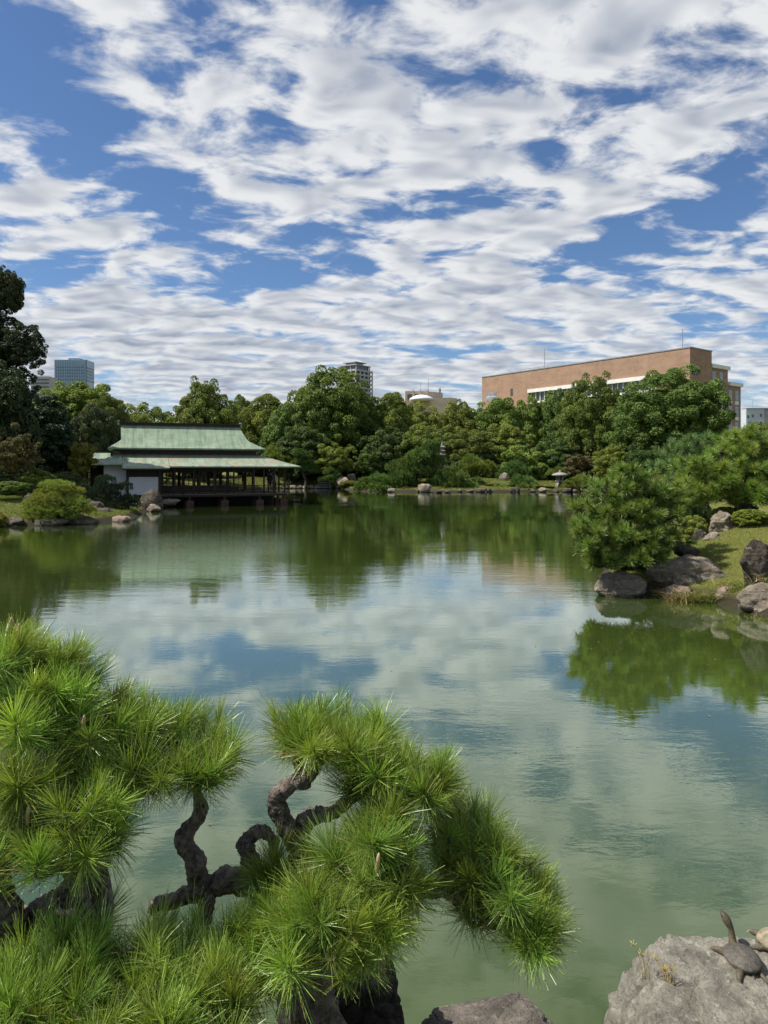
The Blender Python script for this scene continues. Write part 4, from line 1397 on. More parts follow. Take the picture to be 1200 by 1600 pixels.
gp = 'pruned pines on the far shore'
cloud_pine(428, 745, 101, [(424, 703, 12, 7), (432, 712, 12, 7), (419, 715, 11, 6), (436, 722, 11, 6)], 'needle_far_light', 'light cloud pruned pine right behind the tea house eave', .16, gp)
cloud_pine(458, 747, 100, [(447, 716, 15, 8), (455, 724, 12, 6), (441, 726, 10, 5)], 'needle_far_light', 'broad flat pine on the lawn left of the leaning pine', .14, gp)
cloud_pine(472, 754, 98, [(470, 707, 12, 6), (477, 713, 11, 6), (466, 722, 12, 6), (482, 722, 9, 5), (488, 728, 8, 5), (474, 731, 12, 5), (490, 735, 7, 5)], 'needle_far', 'leaning dark trunked pine on the sunny lawn', .22, gp)
cloud_pine(515, 764, 97, [(517, 733, 8, 4), (525, 736, 7, 4), (510, 737, 6, 3), (527, 741, 7, 3), (517, 745, 9, 4), (505, 748, 9, 4), (522, 752, 7, 4)], 'needle_far', 'small layered pine beside the stone steps', .10, gp)
cloud_pine(640, 765, 88, [(572, 757, 18, 11), (592, 750, 18, 11), (610, 752, 18, 14), (598, 760, 22, 9), (562, 763, 11, 6), (628, 744, 20, 14), (620, 730, 16, 10), (640, 722, 18, 10), (655, 712, 20, 11), (668, 702, 18, 10), (675, 695, 13, 8), (672, 715, 20, 10), (650, 733, 22, 11), (680, 722, 18, 12), (668, 736, 20, 12), (640, 755, 18, 10)], 'needle_far', 'wide spreading pine sloping down to the water on the far shore', .25, gp)
cloud_pine(705, 766, 87, [(702, 737, 17, 9), (690, 748, 14, 10), (715, 745, 16, 10), (722, 755, 17, 9), (702, 757, 16, 9), (735, 760, 12, 8)], 'needle_far', 'dense pine at the water right of the white stone', .16, gp)
cloud_pine(676, 762, 89, [(680, 738, 8, 5), (679, 746, 8, 4), (674, 753, 9, 5), (690, 742, 8, 5)], 'needle_far_light', 'small round pruned pine beside the white stone', .08, gp)
cloud_pine(742, 750, 95, [(735, 717, 12, 8), (745, 726, 14, 8), (728, 730, 13, 8), (760, 727, 13, 8), (768, 735, 11, 7), (752, 737, 13, 6)], 'needle_far_light', 'light twin topped pine at the back of the far lawn', .14, gp)
cloud_pine(800, 748, 94, [(792, 735, 12, 7), (805, 728, 14, 9), (818, 735, 13, 9), (786, 742, 12, 6), (800, 742, 12, 6), (848, 735, 11, 9), (842, 745, 13, 9)], 'needle_far', 'low mixed pine behind the grey boulder on the lawn', .12, gp)
cloud_pine(817, 766, 88, [(810, 752, 13, 9), (825, 752, 14, 9), (817, 760, 18, 9), (832, 760, 11, 7), (803, 758, 9, 6)], 'needle_far', 'rounded pine overhanging the water in the middle of far shore', .12, gp)
cloud_pine(782, 767, 87, [(775, 762, 12, 7), (790, 763, 13, 7), (765, 764, 8, 5)], 'needle_far_light', 'low pale creeping pine at the water below the grey boulder', .08, gp)
cloud_pine(748, 766, 88, [(744, 750, 10, 5), (755, 756, 9, 5), (738, 758, 8, 5)], 'needle_far', 'small bare stemmed pine left of the far lawn', .08, gp)
cloud_pine(903, 768, 85, [(894, 753, 13, 6), (908, 748, 13, 6), (902, 758, 16, 7), (884, 760, 9, 5), (915, 757, 10, 6)], 'needle_far_light', 'light spreading pine right of the stone lantern', .10, gp)
cloud_pine(872, 750, 91, [(873, 734, 9, 5), (862, 739, 9, 5), (884, 740, 7, 4)], 'needle_far_light', 'pale pruned pine top showing above the stone lantern', .08, gp)
tree(547, 751, 766, 36, 96, 'clipped', 'leaf_yellow', 'pale clipped bush beside the big stone by the inlet', name='clipped_bush', cat='bush', bw=0)
for k, (px, tp, w, lb) in enumerate([(590, 754, 30, 'left under the spreading pine'), (648, 756, 34, 'right under the spreading pine'), (690, 757, 26, 'below the small round pruned pine'), (728, 757, 30, 'under the dense pine'), (760, 758, 22, 'left of the creeping pine'),
                                      (800, 757, 24, 'between the creeping and the rounded pine'), (836, 757, 24, 'right of the rounded pine'), (856, 759, 20, 'left at the foot of the stone lantern'), (890, 758, 24, 'right at the foot of the stone lantern'), (920, 757, 30, 'at the right end of the far shore')]):
    tree(px, tp, 768, w, 87.5, 'bush_a' if k % 2 else 'bush_b', 'leaf_mid' if k % 3 else 'leaf_light', 'low waterside shrub ' + lb, group='low shrubs on the far waterline', name='waterside_shrub', cat='shrub', bw=0)
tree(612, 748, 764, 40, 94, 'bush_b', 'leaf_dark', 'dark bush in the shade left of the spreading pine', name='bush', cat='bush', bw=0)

# left bank pines
cloud_pine(95, 818, 36.5, [(88, 757, 28, 10, 0), (70, 768, 24, 10, .4), (108, 766, 20, 9, .3), (60, 785, 24, 10, -.2), (86, 778, 28, 12, -.5), (120, 784, 24, 12, -.3), (132, 796, 20, 9, -.2), (58, 800, 22, 9, -.3), (88, 796, 26, 11, -.7), (106, 802, 24, 9, -.6), (74, 808, 20, 7, -.4)], 'needle_bank', 'low light green pine leaning over the water on the left bank', .12, None, True)
cloud_pine(172, 806, 43, [(168, 748, 17, 9), (158, 758, 15, 9), (178, 762, 17, 9), (197, 758, 11, 7), (150, 768, 15, 9), (172, 773, 18, 9), (200, 778, 16, 9), (186, 788, 20, 10), (160, 783, 18, 9), (208, 786, 12, 7), (138, 774, 15, 9), (130, 763, 12, 8), (172, 796, 18, 7), (146, 788, 16, 8)], 'needle_far_dark', 'dark cloud pruned pine in front of the white tea house walls', .13, None, True)

# ------------------------------------------------------------------ rocks
def rock_mesh(name, seed, sub=4, flat=0.35, rough=0.22, planes=9, crag=0.0, cuts=(), norm=True):
    bm = bmesh.new()
    bmesh.ops.create_icosphere(bm, subdivisions=sub, radius=1.0)
    V = np.array([v.co[:] for v in bm.verts])
    Fc = np.array([[v.index for v in f.verts] for f in bm.faces])
    bm.free()
    rng = np.random.default_rng(seed)
    for k in range(planes):
        n = unit(rng.normal(size=3) + np.array([0, 0, .25])); t = rng.uniform(.52, .85)
        d = V @ n
        V = V - np.where(d > t, (d - t) * .88, 0)[:, None] * n
    for n, t in cuts:
        n = unit(np.array(n, float)); d = V @ n
        V = V - np.where(d > t, (d - t) * .96, 0)[:, None] * n
    o = Vector(rng.uniform(-50, 50, 3))
    out = []
    for v in V:
        p = Vector(v); q = p + o
        h = mnoise.noise(q * 1.3) * rough + mnoise.noise(q * 3.1) * rough * .45 + mnoise.noise(q * 7.3) * rough * .2
        if sub >= 5:
            h += mnoise.noise(q * 16) * rough * .09
            r = 1 - abs(mnoise.noise(q * 2.2 + Vector((9, 3, 1)))) * 6
            if r > 0: h -= r * rough * .35
        if crag:
            wv = Vector((mnoise.noise(q * 1.1), mnoise.noise(q * 1.1 + Vector((7, 1, 3))), mnoise.noise(q * 1.1 + Vector((2, 9, 4)))))
            q2 = q + wv * .45
            st = (q2.z + q2.x * .25) * 4.2
            fr = st - math.floor(st)
            h += crag * (min(1.0, fr * 5) - .5) * .9                      # ledges
            for sc_, dp in ((1.9, 1.0), (4.3, .55)):                       # cracks
                r = abs(mnoise.noise(q2 * sc_ + Vector((9, 3, 1))))
                if r < .05: h -= crag * dp * (1 - r / .05)
            h += mnoise.noise(q * 22) * crag * .16 + mnoise.noise(q * 48) * crag * .09
        out.append(p * (1 + h))
    A = np.array([tuple(v) for v in out])
    if norm:
        lo, hi = A.min(0), A.max(0)
        A = (A - (lo + hi) / 2) / ((hi - lo) / 2)
    return nmesh(name, A, Fc, True)


ROCK = [rock_mesh('rock_%d' % k, 100 + k, 4) for k in range(6)]


def rock(px, py, D, w, h, mat, label, k=0, rot=None, d=None, sink=.3, group=None, name='rock', me=None, base=None):
    """px, py: middle of the foot of the rock; w, h in pixels"""
    x = wx_(px, D); z = zrow(py, D) if base is None else base
    W = w / F * D; H = h / F * D
    o = bpy.data.objects.new(name, me or ROCK[k % len(ROCK)])
    col.objects.link(o)
    own_mat(o, MAT[mat])
    o.location = (x, D, z - H * sink + H * (1 + sink) / 2)
    o.scale = (W / 2, (d or W * .75) / 2, H * (1 + sink) / 2)
    o.rotation_euler = (0, 0, (k % 2) * math.pi + (k % 3 - 1) * .3 if rot is None else rot)
    tag(o, label, 'rock', group)
    return o


# right bank
RB = [rock_mesh('rock_right_%d' % k, 150 + k, 5, rough=.22, planes=5) for k in range(5)]
rock(967, 931, 16.1, 86, 38, 'rock', 'rounded brown rock standing in the water below the near right pine', 0, .2, me=RB[0], d=.9)
rock(1072, 921, 16.3, 124, 54, 'rock', 'long grey boulder on the right bank behind the grass tuft', 0, -.12, me=RB[1], d=1.0, sink=.2)
rock(1058, 937, 15.75, 62, 24, 'rock_pink', 'low pale rock under the dry grass tuft at the water edge', 0, .5, me=RB[2], d=.7)
rock(1131, 941, 15.3, 44, 26, 'rock_pink', 'small pinkish rock at the water edge on the right bank', 0, .2, me=RB[3], d=.5)
rock(1192, 958, 14.2, 92, 48, 'rock', 'large speckled boulder at the right edge by the water', 0, .2, me=RB[4], d=1.0)
rock(1182, 912, 14.9, 64, 70, 'rock_dark', 'tall dark upright stone on the right lawn', 0, .15, me=RB[2], d=.55, sink=.25)
rock(1128, 836, 19.0, 44, 38, 'rock', 'round grey stone with swirling bands beside the clipped azalea', 0, .3, me=RB[1], d=.7)
rock(1117, 848, 18.3, 36, 17, 'rock', 'flat stone in front of the swirl banded stone', 0, .3, me=RB[3], d=.5)
rock(1092, 845, 18.8, 22, 18, 'rock_dark', 'small dark stone left of the swirl banded stone', 0, .3, me=RB[0], d=.4)
rock(1160, 800, 20.8, 34, 16, 'rock_dark', 'dark stone half hidden behind the clipped azalea', 0, .3, me=RB[2], d=.5)

# left bank and tea house
for a in [
    (27, 822, 35.3, 36, 15, 'rock_dark', 'long dark rock at the water edge on the left lawn'),
    (82, 824, 35.6, 52, 14, 'rock_dark', 'dark rock under the left half of the light green pine'),
    (128, 822, 36.5, 50, 16, 'rock_dark', 'dark rock under the right half of the light green pine'),
    (44, 792, 37.6, 16, 22, 'rock_dark', 'dark upright stone left of the light green pine'),
    (190, 822, 38.0, 28, 17, 'rock_pink', 'pale brown rock standing in the water near the tea house'),
    (160, 815, 40.0, 34, 22, 'rock_dark', 'dark layered rock below the cloud pruned pine'),
    (148, 806, 40.5, 28, 24, 'rock_dark', 'dark rock between the two left bank pines'),
    (236, 796, 48.0, 36, 33, 'rock_dark', 'pointed dark rock in front of the white shutter'),
    (218, 800, 47.0, 18, 18, 'rock', 'brown stone left of the pointed dark rock'),
    (240, 799, 46.6, 26, 12, 'rock', 'low stone at the foot of the pointed dark rock'),
    (268, 788, 52.6, 28, 9, 'rock', 'flat rock under the tea house deck edge'),
    (200, 795, 45.5, 24, 12, 'rock_dark', 'low dark stone right of the cloud pruned pine'),
    (465, 784, 60.2, 15, 4, 'rock_dark', 'small dark rock barely above water right of the tea house'),
]:
    rock(*a[:6], a[6], k=int(a[0]) % 6)
# far shore stones
fs = [(582, 767, 12, 8), (612, 769, 16, 7), (630, 768, 10, 8), (645, 768, 12, 10), (664, 769, 26, 16), (655, 769, 10, 7), (682, 770, 24, 8), (700, 770, 12, 5), (718, 769, 10, 6), (735, 769, 14, 6), (752, 769, 22, 8), (765, 769, 12, 9),
      (808, 769, 12, 14), (800, 769, 8, 9), (832, 769, 12, 6), (848, 769, 16, 9), (886, 769, 18, 8), (900, 769, 14, 6), (868, 769, 14, 5), (915, 769, 12, 6)]
where = {582: 'small stone at the left tip of the spreading pine', 612: 'pale flat stone in the water under the spreading pine', 630: 'small upright stone under the middle of the spreading pine', 645: 'dark stone under the right part of the spreading pine',
         664: 'largest grey stone on the far shore right of the spreading pine', 655: 'small stone left of the largest far shore stone', 682: 'flat tan stone below the small round pruned pine', 700: 'low stone under the dense pine', 718: 'small stone under the right side of dense pine',
         735: 'low stone left of the far lawn', 752: 'long dark stone below the bare stemmed pine', 765: 'stone left of the pale creeping pine', 808: 'upright grey stone left under the rounded overhanging pine', 800: 'narrow stone right of the pale creeping pine',
         832: 'low stone under the rounded overhanging pine', 848: 'sloping grey stone left of the stone lantern', 886: 'dark stone at water right below the stone lantern', 900: 'stone under the light spreading pine', 868: 'low stone at the foot of lantern bank', 915: 'small stone at the right end of the far shore'}
for k, (px, py, w, h) in enumerate(fs):
    D = 3190.0 / (py - HY)
    rock(px, py, D, w * .85, h * .85, 'rock' if px in (612, 664, 848) else 'rock_dark', where[px], k=k, group='stones along the far shore')
rock(787, 752, 90.5, 16, 14, 'rock', 'grey pointed boulder on the far lawn', 2)
rock(536, 760, 96.5, 20, 16, 'rock', 'large grey block stone beside the inlet steps', 3)
rock(684, 746, 93, 8, 9, 'rock_pale', 'small white stone among the far shore pines', 4)
rock(549, 762, 97, 16, 22, 'rock_dark', 'dark rounded boulder behind the pale clipped bush', 1)
for k, px in enumerate((446, 458, 468, 478, 488, 496)):
    rock(px, 764, 98.6, 11, 6, 'rock' if k % 2 else 'rock_dark', ('small edging stone ' + ('right beside the tea house veranda', 'second from the tea house veranda', 'left below the leaning pine', 'right below the leaning pine', 'second from the stone steps', 'next to the stone steps')[k]), k=k, group='edging stones below the sunny lawn')


def stone_steps():
    D = 98.5
    x = wx_(505, D)
    root = thing('stone_steps', (x, D, 0), 'grey stone steps leading up from the water to the lawn', 'steps')
    for k in range(5):
        w = (2.4 - .22 * k); z = .08 + k * .30
        MB(Matrix.Translation((x + .12 * k, D + k * .55, 0)) @ Matrix.Rotation(.08 * (k % 2), 4, 'Z')).box(-w / 2, w / 2, -.35, .4, z, z + .20).build('step', MAT['stone'], root, bevel=.04)
        MB(Matrix.Translation((x + .12 * k, D + k * .55, 0))).box(-w / 2 + .15, w / 2 - .2, -.2, .5, z - .35, z - .002).build('riser', MAT['rock_dark'], root)


def stone_pagoda():
    D = 94.0
    x = wx_(691, D); g = gz(x, D)
    root = thing('stone_pagoda', (x, D, g), 'tall grey stone pagoda with stacked roofs among the trees', 'pagoda')
    z = zrow(742, D)
    MB().box(x - .6, x + .6, D - .6, D + .6, g - .2, z + .3).build('base', MAT['stone'], root)
    top = zrow(689, D); n = 7
    st = (top - .7 - z - .3) / n
    for k in range(n):
        s = 1 - .055 * k; zz = z + .3 + k * st
        MB().box(x - .34 * s, x + .34 * s, D - .34 * s, D + .34 * s, zz, zz + st - .16).build('body_block', MAT['stone'], root)
        MB().lathe([(.62 * s, 0), (.80 * s, .05), (.78 * s, .12), (.42 * s, .26)], (x, D, zz + st - .2), 4, (1, 1), math.pi / 4).build('tier_roof', MAT['stone'], root)
    MB().lathe([(.16, 0), (.2, .1), (.1, .2), (.14, .32), (.07, .45), (.02, .75)], (x, D, z + .3 + n * st + .02), 10).build('finial', MAT['stone'], root, True)


MAT['stone_pale'] = plain('pale_lantern_stone', (0.27, 0.25, 0.225), 0.85, 0.25, 4.0, 0.4, 20)


def stone_lantern():
    D = 88.0
    x = wx_(875, D); g = gz(x, D)
    root = thing('stone_lantern', (x, D, g), 'wide roofed snow viewing stone lantern on the far bank', 'lantern')
    z0 = zrow(761, D)
    for k in range(4):
        a = math.pi / 4 + k * math.pi / 2
        MB().tube([(x + .52 * math.cos(a), D + .52 * math.sin(a), min(g, z0) - .3), (x + .5 * math.cos(a), D + .5 * math.sin(a), z0 + .25), (x + .3 * math.cos(a), D + .3 * math.sin(a), z0 + .6)], [.16, .15, .15], 8).build('leg', MAT['stone'], root, True)
    za = z0 + .6
    MB().lathe([(.42, 0), (.60, .08), (.62, .18), (.42, .24)], (x, D, za), 6).build('platform', MAT['stone'], root)
    MB().box(x - .1, x + .1, D - .1, D + .1, z0 - .2, za).build('centre_block', MAT['stone'], root)
    for k in range(6):
        a = k * math.pi / 3
        MB().cbox(x + .40 * math.cos(a), D + .40 * math.sin(a), za + .27, .14, .14, .55).build('fire_box_post', MAT['stone'], root)
    MB().lathe([(.30, 0), (.30, .55)], (x, D, za + .27), 6).build('fire_box_core', MAT['rock_dark'], root)
    MB().lathe([(.5, -.05), (.98, 0), (1.02, .08), (.88, .2), (.52, .34), (.18, .42), (.02, .43)], (x, D, za + .83), 18).build('roof', MAT['stone_pale'], root, True)
    MB().lathe([(.14, 0), (.2, .08), (.14, .18), (.03, .28)], (x, D, za + 1.24), 10).build('finial', MAT['stone_pale'], root, True)


stone_steps()
stone_pagoda()
stone_lantern()

# ------------------------------------------------------------------ needle tufts of the nearer pines
def tuft_mesh(name, seed, needles, length, width, segs=2, spread=(12, 105), stem=0.06, droop=0.05, dead=0.0):
    """a shoot with needles fanning round it; axis +z"""
    rng = np.random.default_rng(seed)
    n = needles
    u = rng.random(n)
    th = np.radians(spread[0] + (spread[1] - spread[0]) * u ** 0.8) + rng.normal(size=n) * .10
    ph = rng.random(n) * 2 * math.pi
    d = np.stack([np.sin(th) * np.cos(ph), np.sin(th) * np.sin(ph), np.cos(th)], -1)
    base = np.stack([np.zeros(n), np.zeros(n), stem * (0.35 - u)], -1) + d * .006
    L = (length * rng.uniform(.78, 1.12, n) * (1 - .12 * u))[:, None]
    side = unit(np.cross(d, rng.normal(size=(n, 3))))
    bend = np.array([0, 0, -1.0]) * droop * rng.uniform(.2, 1.4, n)[:, None] + rng.normal(size=(n, 3)) * droop * .35
    rows = []
    for k in range(segs + 1):
        t = k / segs
        p = base + d * L * t + bend * L * t * t
        wd = width * (1.0 - .55 * t ** 2) * .5
        rows.append((p - side * wd, p + side * wd))
    V = np.stack([r for ab in rows for r in ab], 1)          # n, 2*(segs+1), 3
    m = 2 * (segs + 1)
    Fc = []
    off = (np.arange(n) * m)[:, None]
    for k in range(segs):
        Fc.append(off + np.array([2 * k, 2 * k + 1, 2 * k + 3, 2 * k + 2]))
    Fc = np.concatenate(Fc, 0)
    tint = np.clip(.45 + rng.normal(size=n) * .18 + .22 * (1 - u), 0.02, 1)
    tint[(rng.random(n) < dead) & (u > .55)] = 0
    tv = np.stack([tint * (.8 + .35 * (k // 2) / segs) for k in range(m)], 1)  # needle bases tinted darker, painted shade for depth in the tuft
    # the bud and bare shoot, as thin faces of the same mesh
    return nmesh(name, V.reshape(-1, 3), Fc, False, np.clip(tv, 0, 1).ravel())


TUFT_NEAR = [tuft_mesh('near_tuft_%d' % k, 200 + k, (190, 150, 210, 120, 170, 100)[k], (.128, .112, .136, .104, .122, .118)[k], .0023, 3, (3, (82, 96, 108, 66, 120, 88)[k]), (.085, .11, .07, .06, .10, .12)[k], (.10, .14, .08, .12, .18, .16)[k], .10) for k in range(6)]
TUFT_MID = [tuft_mesh('mid_tuft_%d' % k, 220 + k, 140, .19, .0105, 1, (5, 100), .10) for k in range(4)]


def add_tufts(root, clumps, protos, rng, mat, size=(.85, 1.15), jitter=.1, upw=.75, outw=.55, toward=.12, wild=.2):
    """clumps: (px, py, depth, half width px, half height px, how many). Returns the shoot positions per clump"""
    res = []
    rl = wm(root).translation
    for (px, py, D, rx, ry, n) in clumps:
        c = at(px, py, D)
        sx, sz = rx / F * D, ry / F * D
        for k in range(n):
            a = rng.uniform(0, 2 * math.pi); r = math.sqrt(rng.uniform(0, 1))
            ex, ez = r * math.cos(a), r * math.sin(a)
            p = c + Vector((ex * sx, rng.uniform(-1, 1) * (sx * .6 + jitter), ez * sz))
            out = Vector((ex, (p.y - c.y) / (sx + .01), ez * .4))
            ax = Vector((0, -toward, upw)) + out * outw + Vector((rng.gauss(0, wild), rng.gauss(0, wild), rng.gauss(0, .15)))
            q = ax.normalized().to_track_quat('Z', 'Y')
            s = rng.uniform(*size)
            o = bpy.data.objects.new('needle_tuft', protos[rng.randrange(len(protos))])
            col.objects.link(o)
            o.parent = root
            o.location = p - rl
            o.rotation_euler = q.to_euler()
            o.rotation_euler.rotate_axis('Z', rng.uniform(0, 6.28))
            o.scale = (s, s, s)
            own_mat(o, mat)
            res.append((p, ax.normalized(), c))
    return res


def limb_mesh(limbs, name, sides=28, lump=.21, per=20, seed=3.0):
    """knotted limbs: each a list of (px, py, D, radius in metres)"""
    b = MB()
    for L in limbs:
        pts = [at(*q[:3]) for q in L]
        sp, sr = spline(pts, [q[3] for q in L], per)
        s0 = len(b.v)
        ks = 1.0 / (sum(sr) / len(sr))
        b.tube(sp, sr, sides)
        n = len(sp)
        for i in range(n):
            for k in range(sides):
                j = s0 + i * sides + k
                v = Vector(b.v[j]); c = sp[i]
                d = v - c
                r = sr[i]
                h = mnoise.noise(v * ks * .5 + Vector((seed, 0, 0))) * lump * 1.5 + mnoise.noise(v * ks * 1.3) * lump * 1.2 + mnoise.noise(v * ks * 3.0) * lump * .9 + mnoise.noise(v * ks * 7.0) * lump * .4
                b.v[j] = tuple(c + d * (1 + h))
    return b.mesh(name, True)


def twig_mesh(shoots, hubs, rl, rad=.007, sides=5):
    """side branches from the limbs to each spray, and thin twigs from there to every shoot"""
    b = MB()
    cents = {}
    for p, ax, c in shoots:
        cents.setdefault(tuple(c), []).append((p, ax))
    for c, L in cents.items():
        c = Vector(c)
        low = c - Vector((0, 0, .05 if rad < .01 else .12))
        h = min(hubs, key=lambda q: (q - low).length_squared + 2 * max(0, q.z - low.z) ** 2)
        mid = h.lerp(low, .5) + Vector((.03, .02, -.03))
        sp, sr = spline([h, mid, low], [rad * 2.6, rad * 2.1, rad * 1.5], 5)
        b.tube(sp, sr, 7)
        for p, ax in L:
            sp, sr = spline([low, low.lerp(p, .55) - ax * .03, p - ax * .03, p + ax * .012], [rad * 1.2, rad, rad * .75, rad * .4], 3)
            b.tube(sp, sr, sides)
    return b.mesh('twigs', True)


def near_pine(name, label, base, limbs, clumps, protos, mat, seed, twig=.007, cat='pine tree', mass=0, **kw):
    root = thing(name, base, label, cat)
    rng = random.Random(seed)
    ps = protos
    hubs = []
    for k, L in enumerate(limbs):
        me = limb_mesh([L], 'limb', seed=seed + k * 7.3)
        me.materials.append(MAT['pine_bark' if twig < .01 else 'bark'])
        o = link('trunk' if k == 0 else 'branch', me, root)
        sp, _ = spline([at(*q[:3]) for q in L], [q[3] for q in L], 6)
        hubs += sp
    sh = add_tufts(root, clumps, ps, rng, MAT[mat], **kw)
    if mass:
        # shoots deeper inside the tree, too many to pick apart: one mesh of needles
        g = np.random.default_rng(seed)
        VV, TT = [], []
        for (px, py, D, rx, ry, n) in clumps:
            k = int(n * mass)
            c = np.array(at(px, py + ry * .35, D + (.12 if twig > .01 else .05)))
            sx, sz = rx / F * D * .95, ry / F * D * 1.1
            u = unit(g.normal(size=(k, 3))) * g.random((k, 1)) ** .4
            C = c + u * np.array([sx, sx * .9, sz])
            nn = 46 if twig > .01 else 70
            nl, nw = (.20, .006) if twig > .01 else (.115, .0012)
            idx = np.repeat(np.arange(k), nn)
            d = unit(g.normal(size=(k * nn, 3)) + np.array([0, 0, .45]))
            L = nl * g.uniform(.7, 1.1, (k * nn, 1)); sd = unit(np.cross(d, g.normal(size=d.shape))) * nw
            b0 = C[idx]; e0 = b0 + d * L
            VV.append(np.stack([b0 - sd, b0 + sd, e0 + sd * .3, e0 - sd * .3], 1).reshape(-1, 3)); TT.append(np.repeat(g.uniform(.1, .6, k * nn), 4))
        V = np.concatenate(VV); T = np.concatenate(TT)
        o = link('inner_needles', nmesh('inner_needles', V, np.arange(len(V)).reshape(-1, 4), False, T), root, MAT[mat])
        o['kind'] = 'stuff'
    me = twig_mesh(sh, hubs, None, twig)
    me.materials.append(MAT['pine_bark' if twig < .01 else 'bark'])
    link('twigs', me, root)
    return root


# right bank pines
near_pine('pine_tree', 'dark green pine leaning left over the water on the right bank', (7.6, 17.6, gz(7.6, 17.6)),
    [[(1090, 872, 17.6, .17), (1062, 856, 17.3, .15), (1035, 838, 17.0, .13), (1005, 815, 16.9, .10), (985, 780, 16.8, .07), (975, 750, 16.8, .04)],
     [(1035, 838, 17.0, .09), (990, 838, 16.6, .07), (945, 836, 16.4, .05), (910, 826, 16.3, .03)],
     [(1005, 815, 16.9, .07), (1030, 780, 17.0, .05), (1040, 750, 17.0, .03)],
     [(1000, 840, 16.7, .06), (965, 862, 16.3, .05), (930, 872, 16.2, .03)]],
    [(985, 742, 16.8, 38, 14, 22), (945, 762, 16.7, 30, 14, 18), (1010, 768, 16.8, 34, 16, 22), (1045, 775, 17.2, 28, 20, 18), (935, 792, 16.5, 36, 14, 22), (985, 800, 16.5, 40, 16, 26), (1035, 808, 16.8, 34, 16, 22),
     (915, 822, 16.3, 26, 12, 18), (955, 834, 16.2, 34, 14, 24), (1005, 838, 16.3, 36, 14, 24), (1045, 840, 16.9, 24, 14, 14), (925, 854, 16.1, 28, 12, 20), (970, 866, 16.0, 36, 12, 22), (935, 878, 16.0, 22, 8, 12), (1012, 862, 16.4, 28, 10, 14)],
    TUFT_MID, 'needle_mid', 5, .014, mass=.9, jitter=.25, outw=.6)
near_pine('pine_tree', 'yellow green pine spreading in layers at the right edge', (11.2, 21.0, gz(11.2, 21.0)),
    [[(1185, 835, 21, .2), (1178, 800, 21, .17), (1165, 765, 21, .14), (1160, 730, 21, .1), (1165, 700, 21, .06), (1170, 680, 21, .03)],
     [(1170, 775, 21, .09), (1130, 768, 20.6, .07), (1090, 770, 20.3, .04)], [(1165, 765, 21, .09), (1200, 775, 20.5, .06), (1230, 778, 20.2, .04)],
     [(1160, 730, 21, .07), (1120, 725, 20.7, .05), (1085, 728, 20.5, .03)], [(1165, 705, 21, .06), (1200, 700, 20.8, .04)]],
    [(1165, 684, 21, 38, 12, 24), (1205, 690, 20.8, 30, 14, 18), (1125, 700, 20.8, 34, 12, 20), (1180, 712, 20.6, 34, 14, 22), (1100, 726, 20.5, 36, 12, 22), (1150, 734, 20.3, 38, 14, 26), (1200, 738, 20.3, 30, 14, 20),
     (1085, 752, 20.3, 26, 12, 16), (1125, 760, 20.2, 36, 12, 24), (1175, 762, 20.2, 28, 10, 16), (1180, 774, 20.0, 38, 9, 30), (1215, 772, 20.0, 30, 9, 18), (1095, 776, 20.2, 28, 10, 16), (1140, 778, 20.4, 20, 8, 8)],
    TUFT_MID, 'needle_mid_yellow', 6, .014, mass=.9, jitter=.3, size=(1.0, 1.35))
near_pine('pine_tree', 'blue green pine standing behind the two right bank pines', (11.5, 24.5, gz(11.5, 24.5)),
    [[(1110, 820, 24.5, .2), (1095, 780, 24.5, .16), (1080, 740, 24.5, .12), (1075, 700, 24.5, .06)],
     [(1085, 755, 24.5, .08), (1050, 745, 24, .05), (1030, 740, 24, .03)], [(1090, 765, 24.5, .08), (1060, 775, 24, .05), (1040, 780, 24, .03)]],
    [(1090, 692, 24.2, 30, 10, 18), (1060, 706, 24, 24, 12, 16), (1110, 704, 24, 30, 12, 16), (1045, 728, 24, 22, 12, 16), (1080, 728, 23.8, 34, 12, 22), (1050, 752, 23.6, 28, 14, 22), (1085, 756, 23.6, 30, 12, 18), (1040, 776, 23.6, 24, 12, 16), (1070, 790, 23.5, 30, 14, 20), (1095, 800, 23.5, 26, 12, 14), (1125, 740, 24, 26, 14, 12)],
    TUFT_MID, 'needle_mid_blue', 7, .014, mass=.9, jitter=.35, size=(1.1, 1.45))
tree(1174, 796, 826, 56, 18.4, 'clipped', 'azalea', 'bright green clipped azalea mound on the right lawn', name='azalea_bush', cat='bush', bw=0)
tree(1132, 792, 812, 48, 20.6, 'clipped', 'azalea', 'low mossy azalea behind the swirl banded stone', name='azalea_bush', cat='bush', bw=0)
tree(1010, 858, 925, 66, 17.3, 'bush_b', 'leaf_dark', 'dark low bush added to close the bright gap under the leaning right pine', name='bush', cat='bush', bw=0)  # added foliage, keeps reflected sky out of the water below the pine
tree(968, 872, 925, 50, 17.6, 'bush_a', 'leaf_dark', 'dark waterside bush added as a screen behind the rounded brown rock', name='bush', cat='bush', bw=0)  # added dark fill against the bright sky reflection by the rock
tree(1085, 806, 842, 46, 19.4, 'bush_b', 'leaf_light', 'loose leafy bush left of the swirl banded stone', name='bush', cat='bush', bw=0)

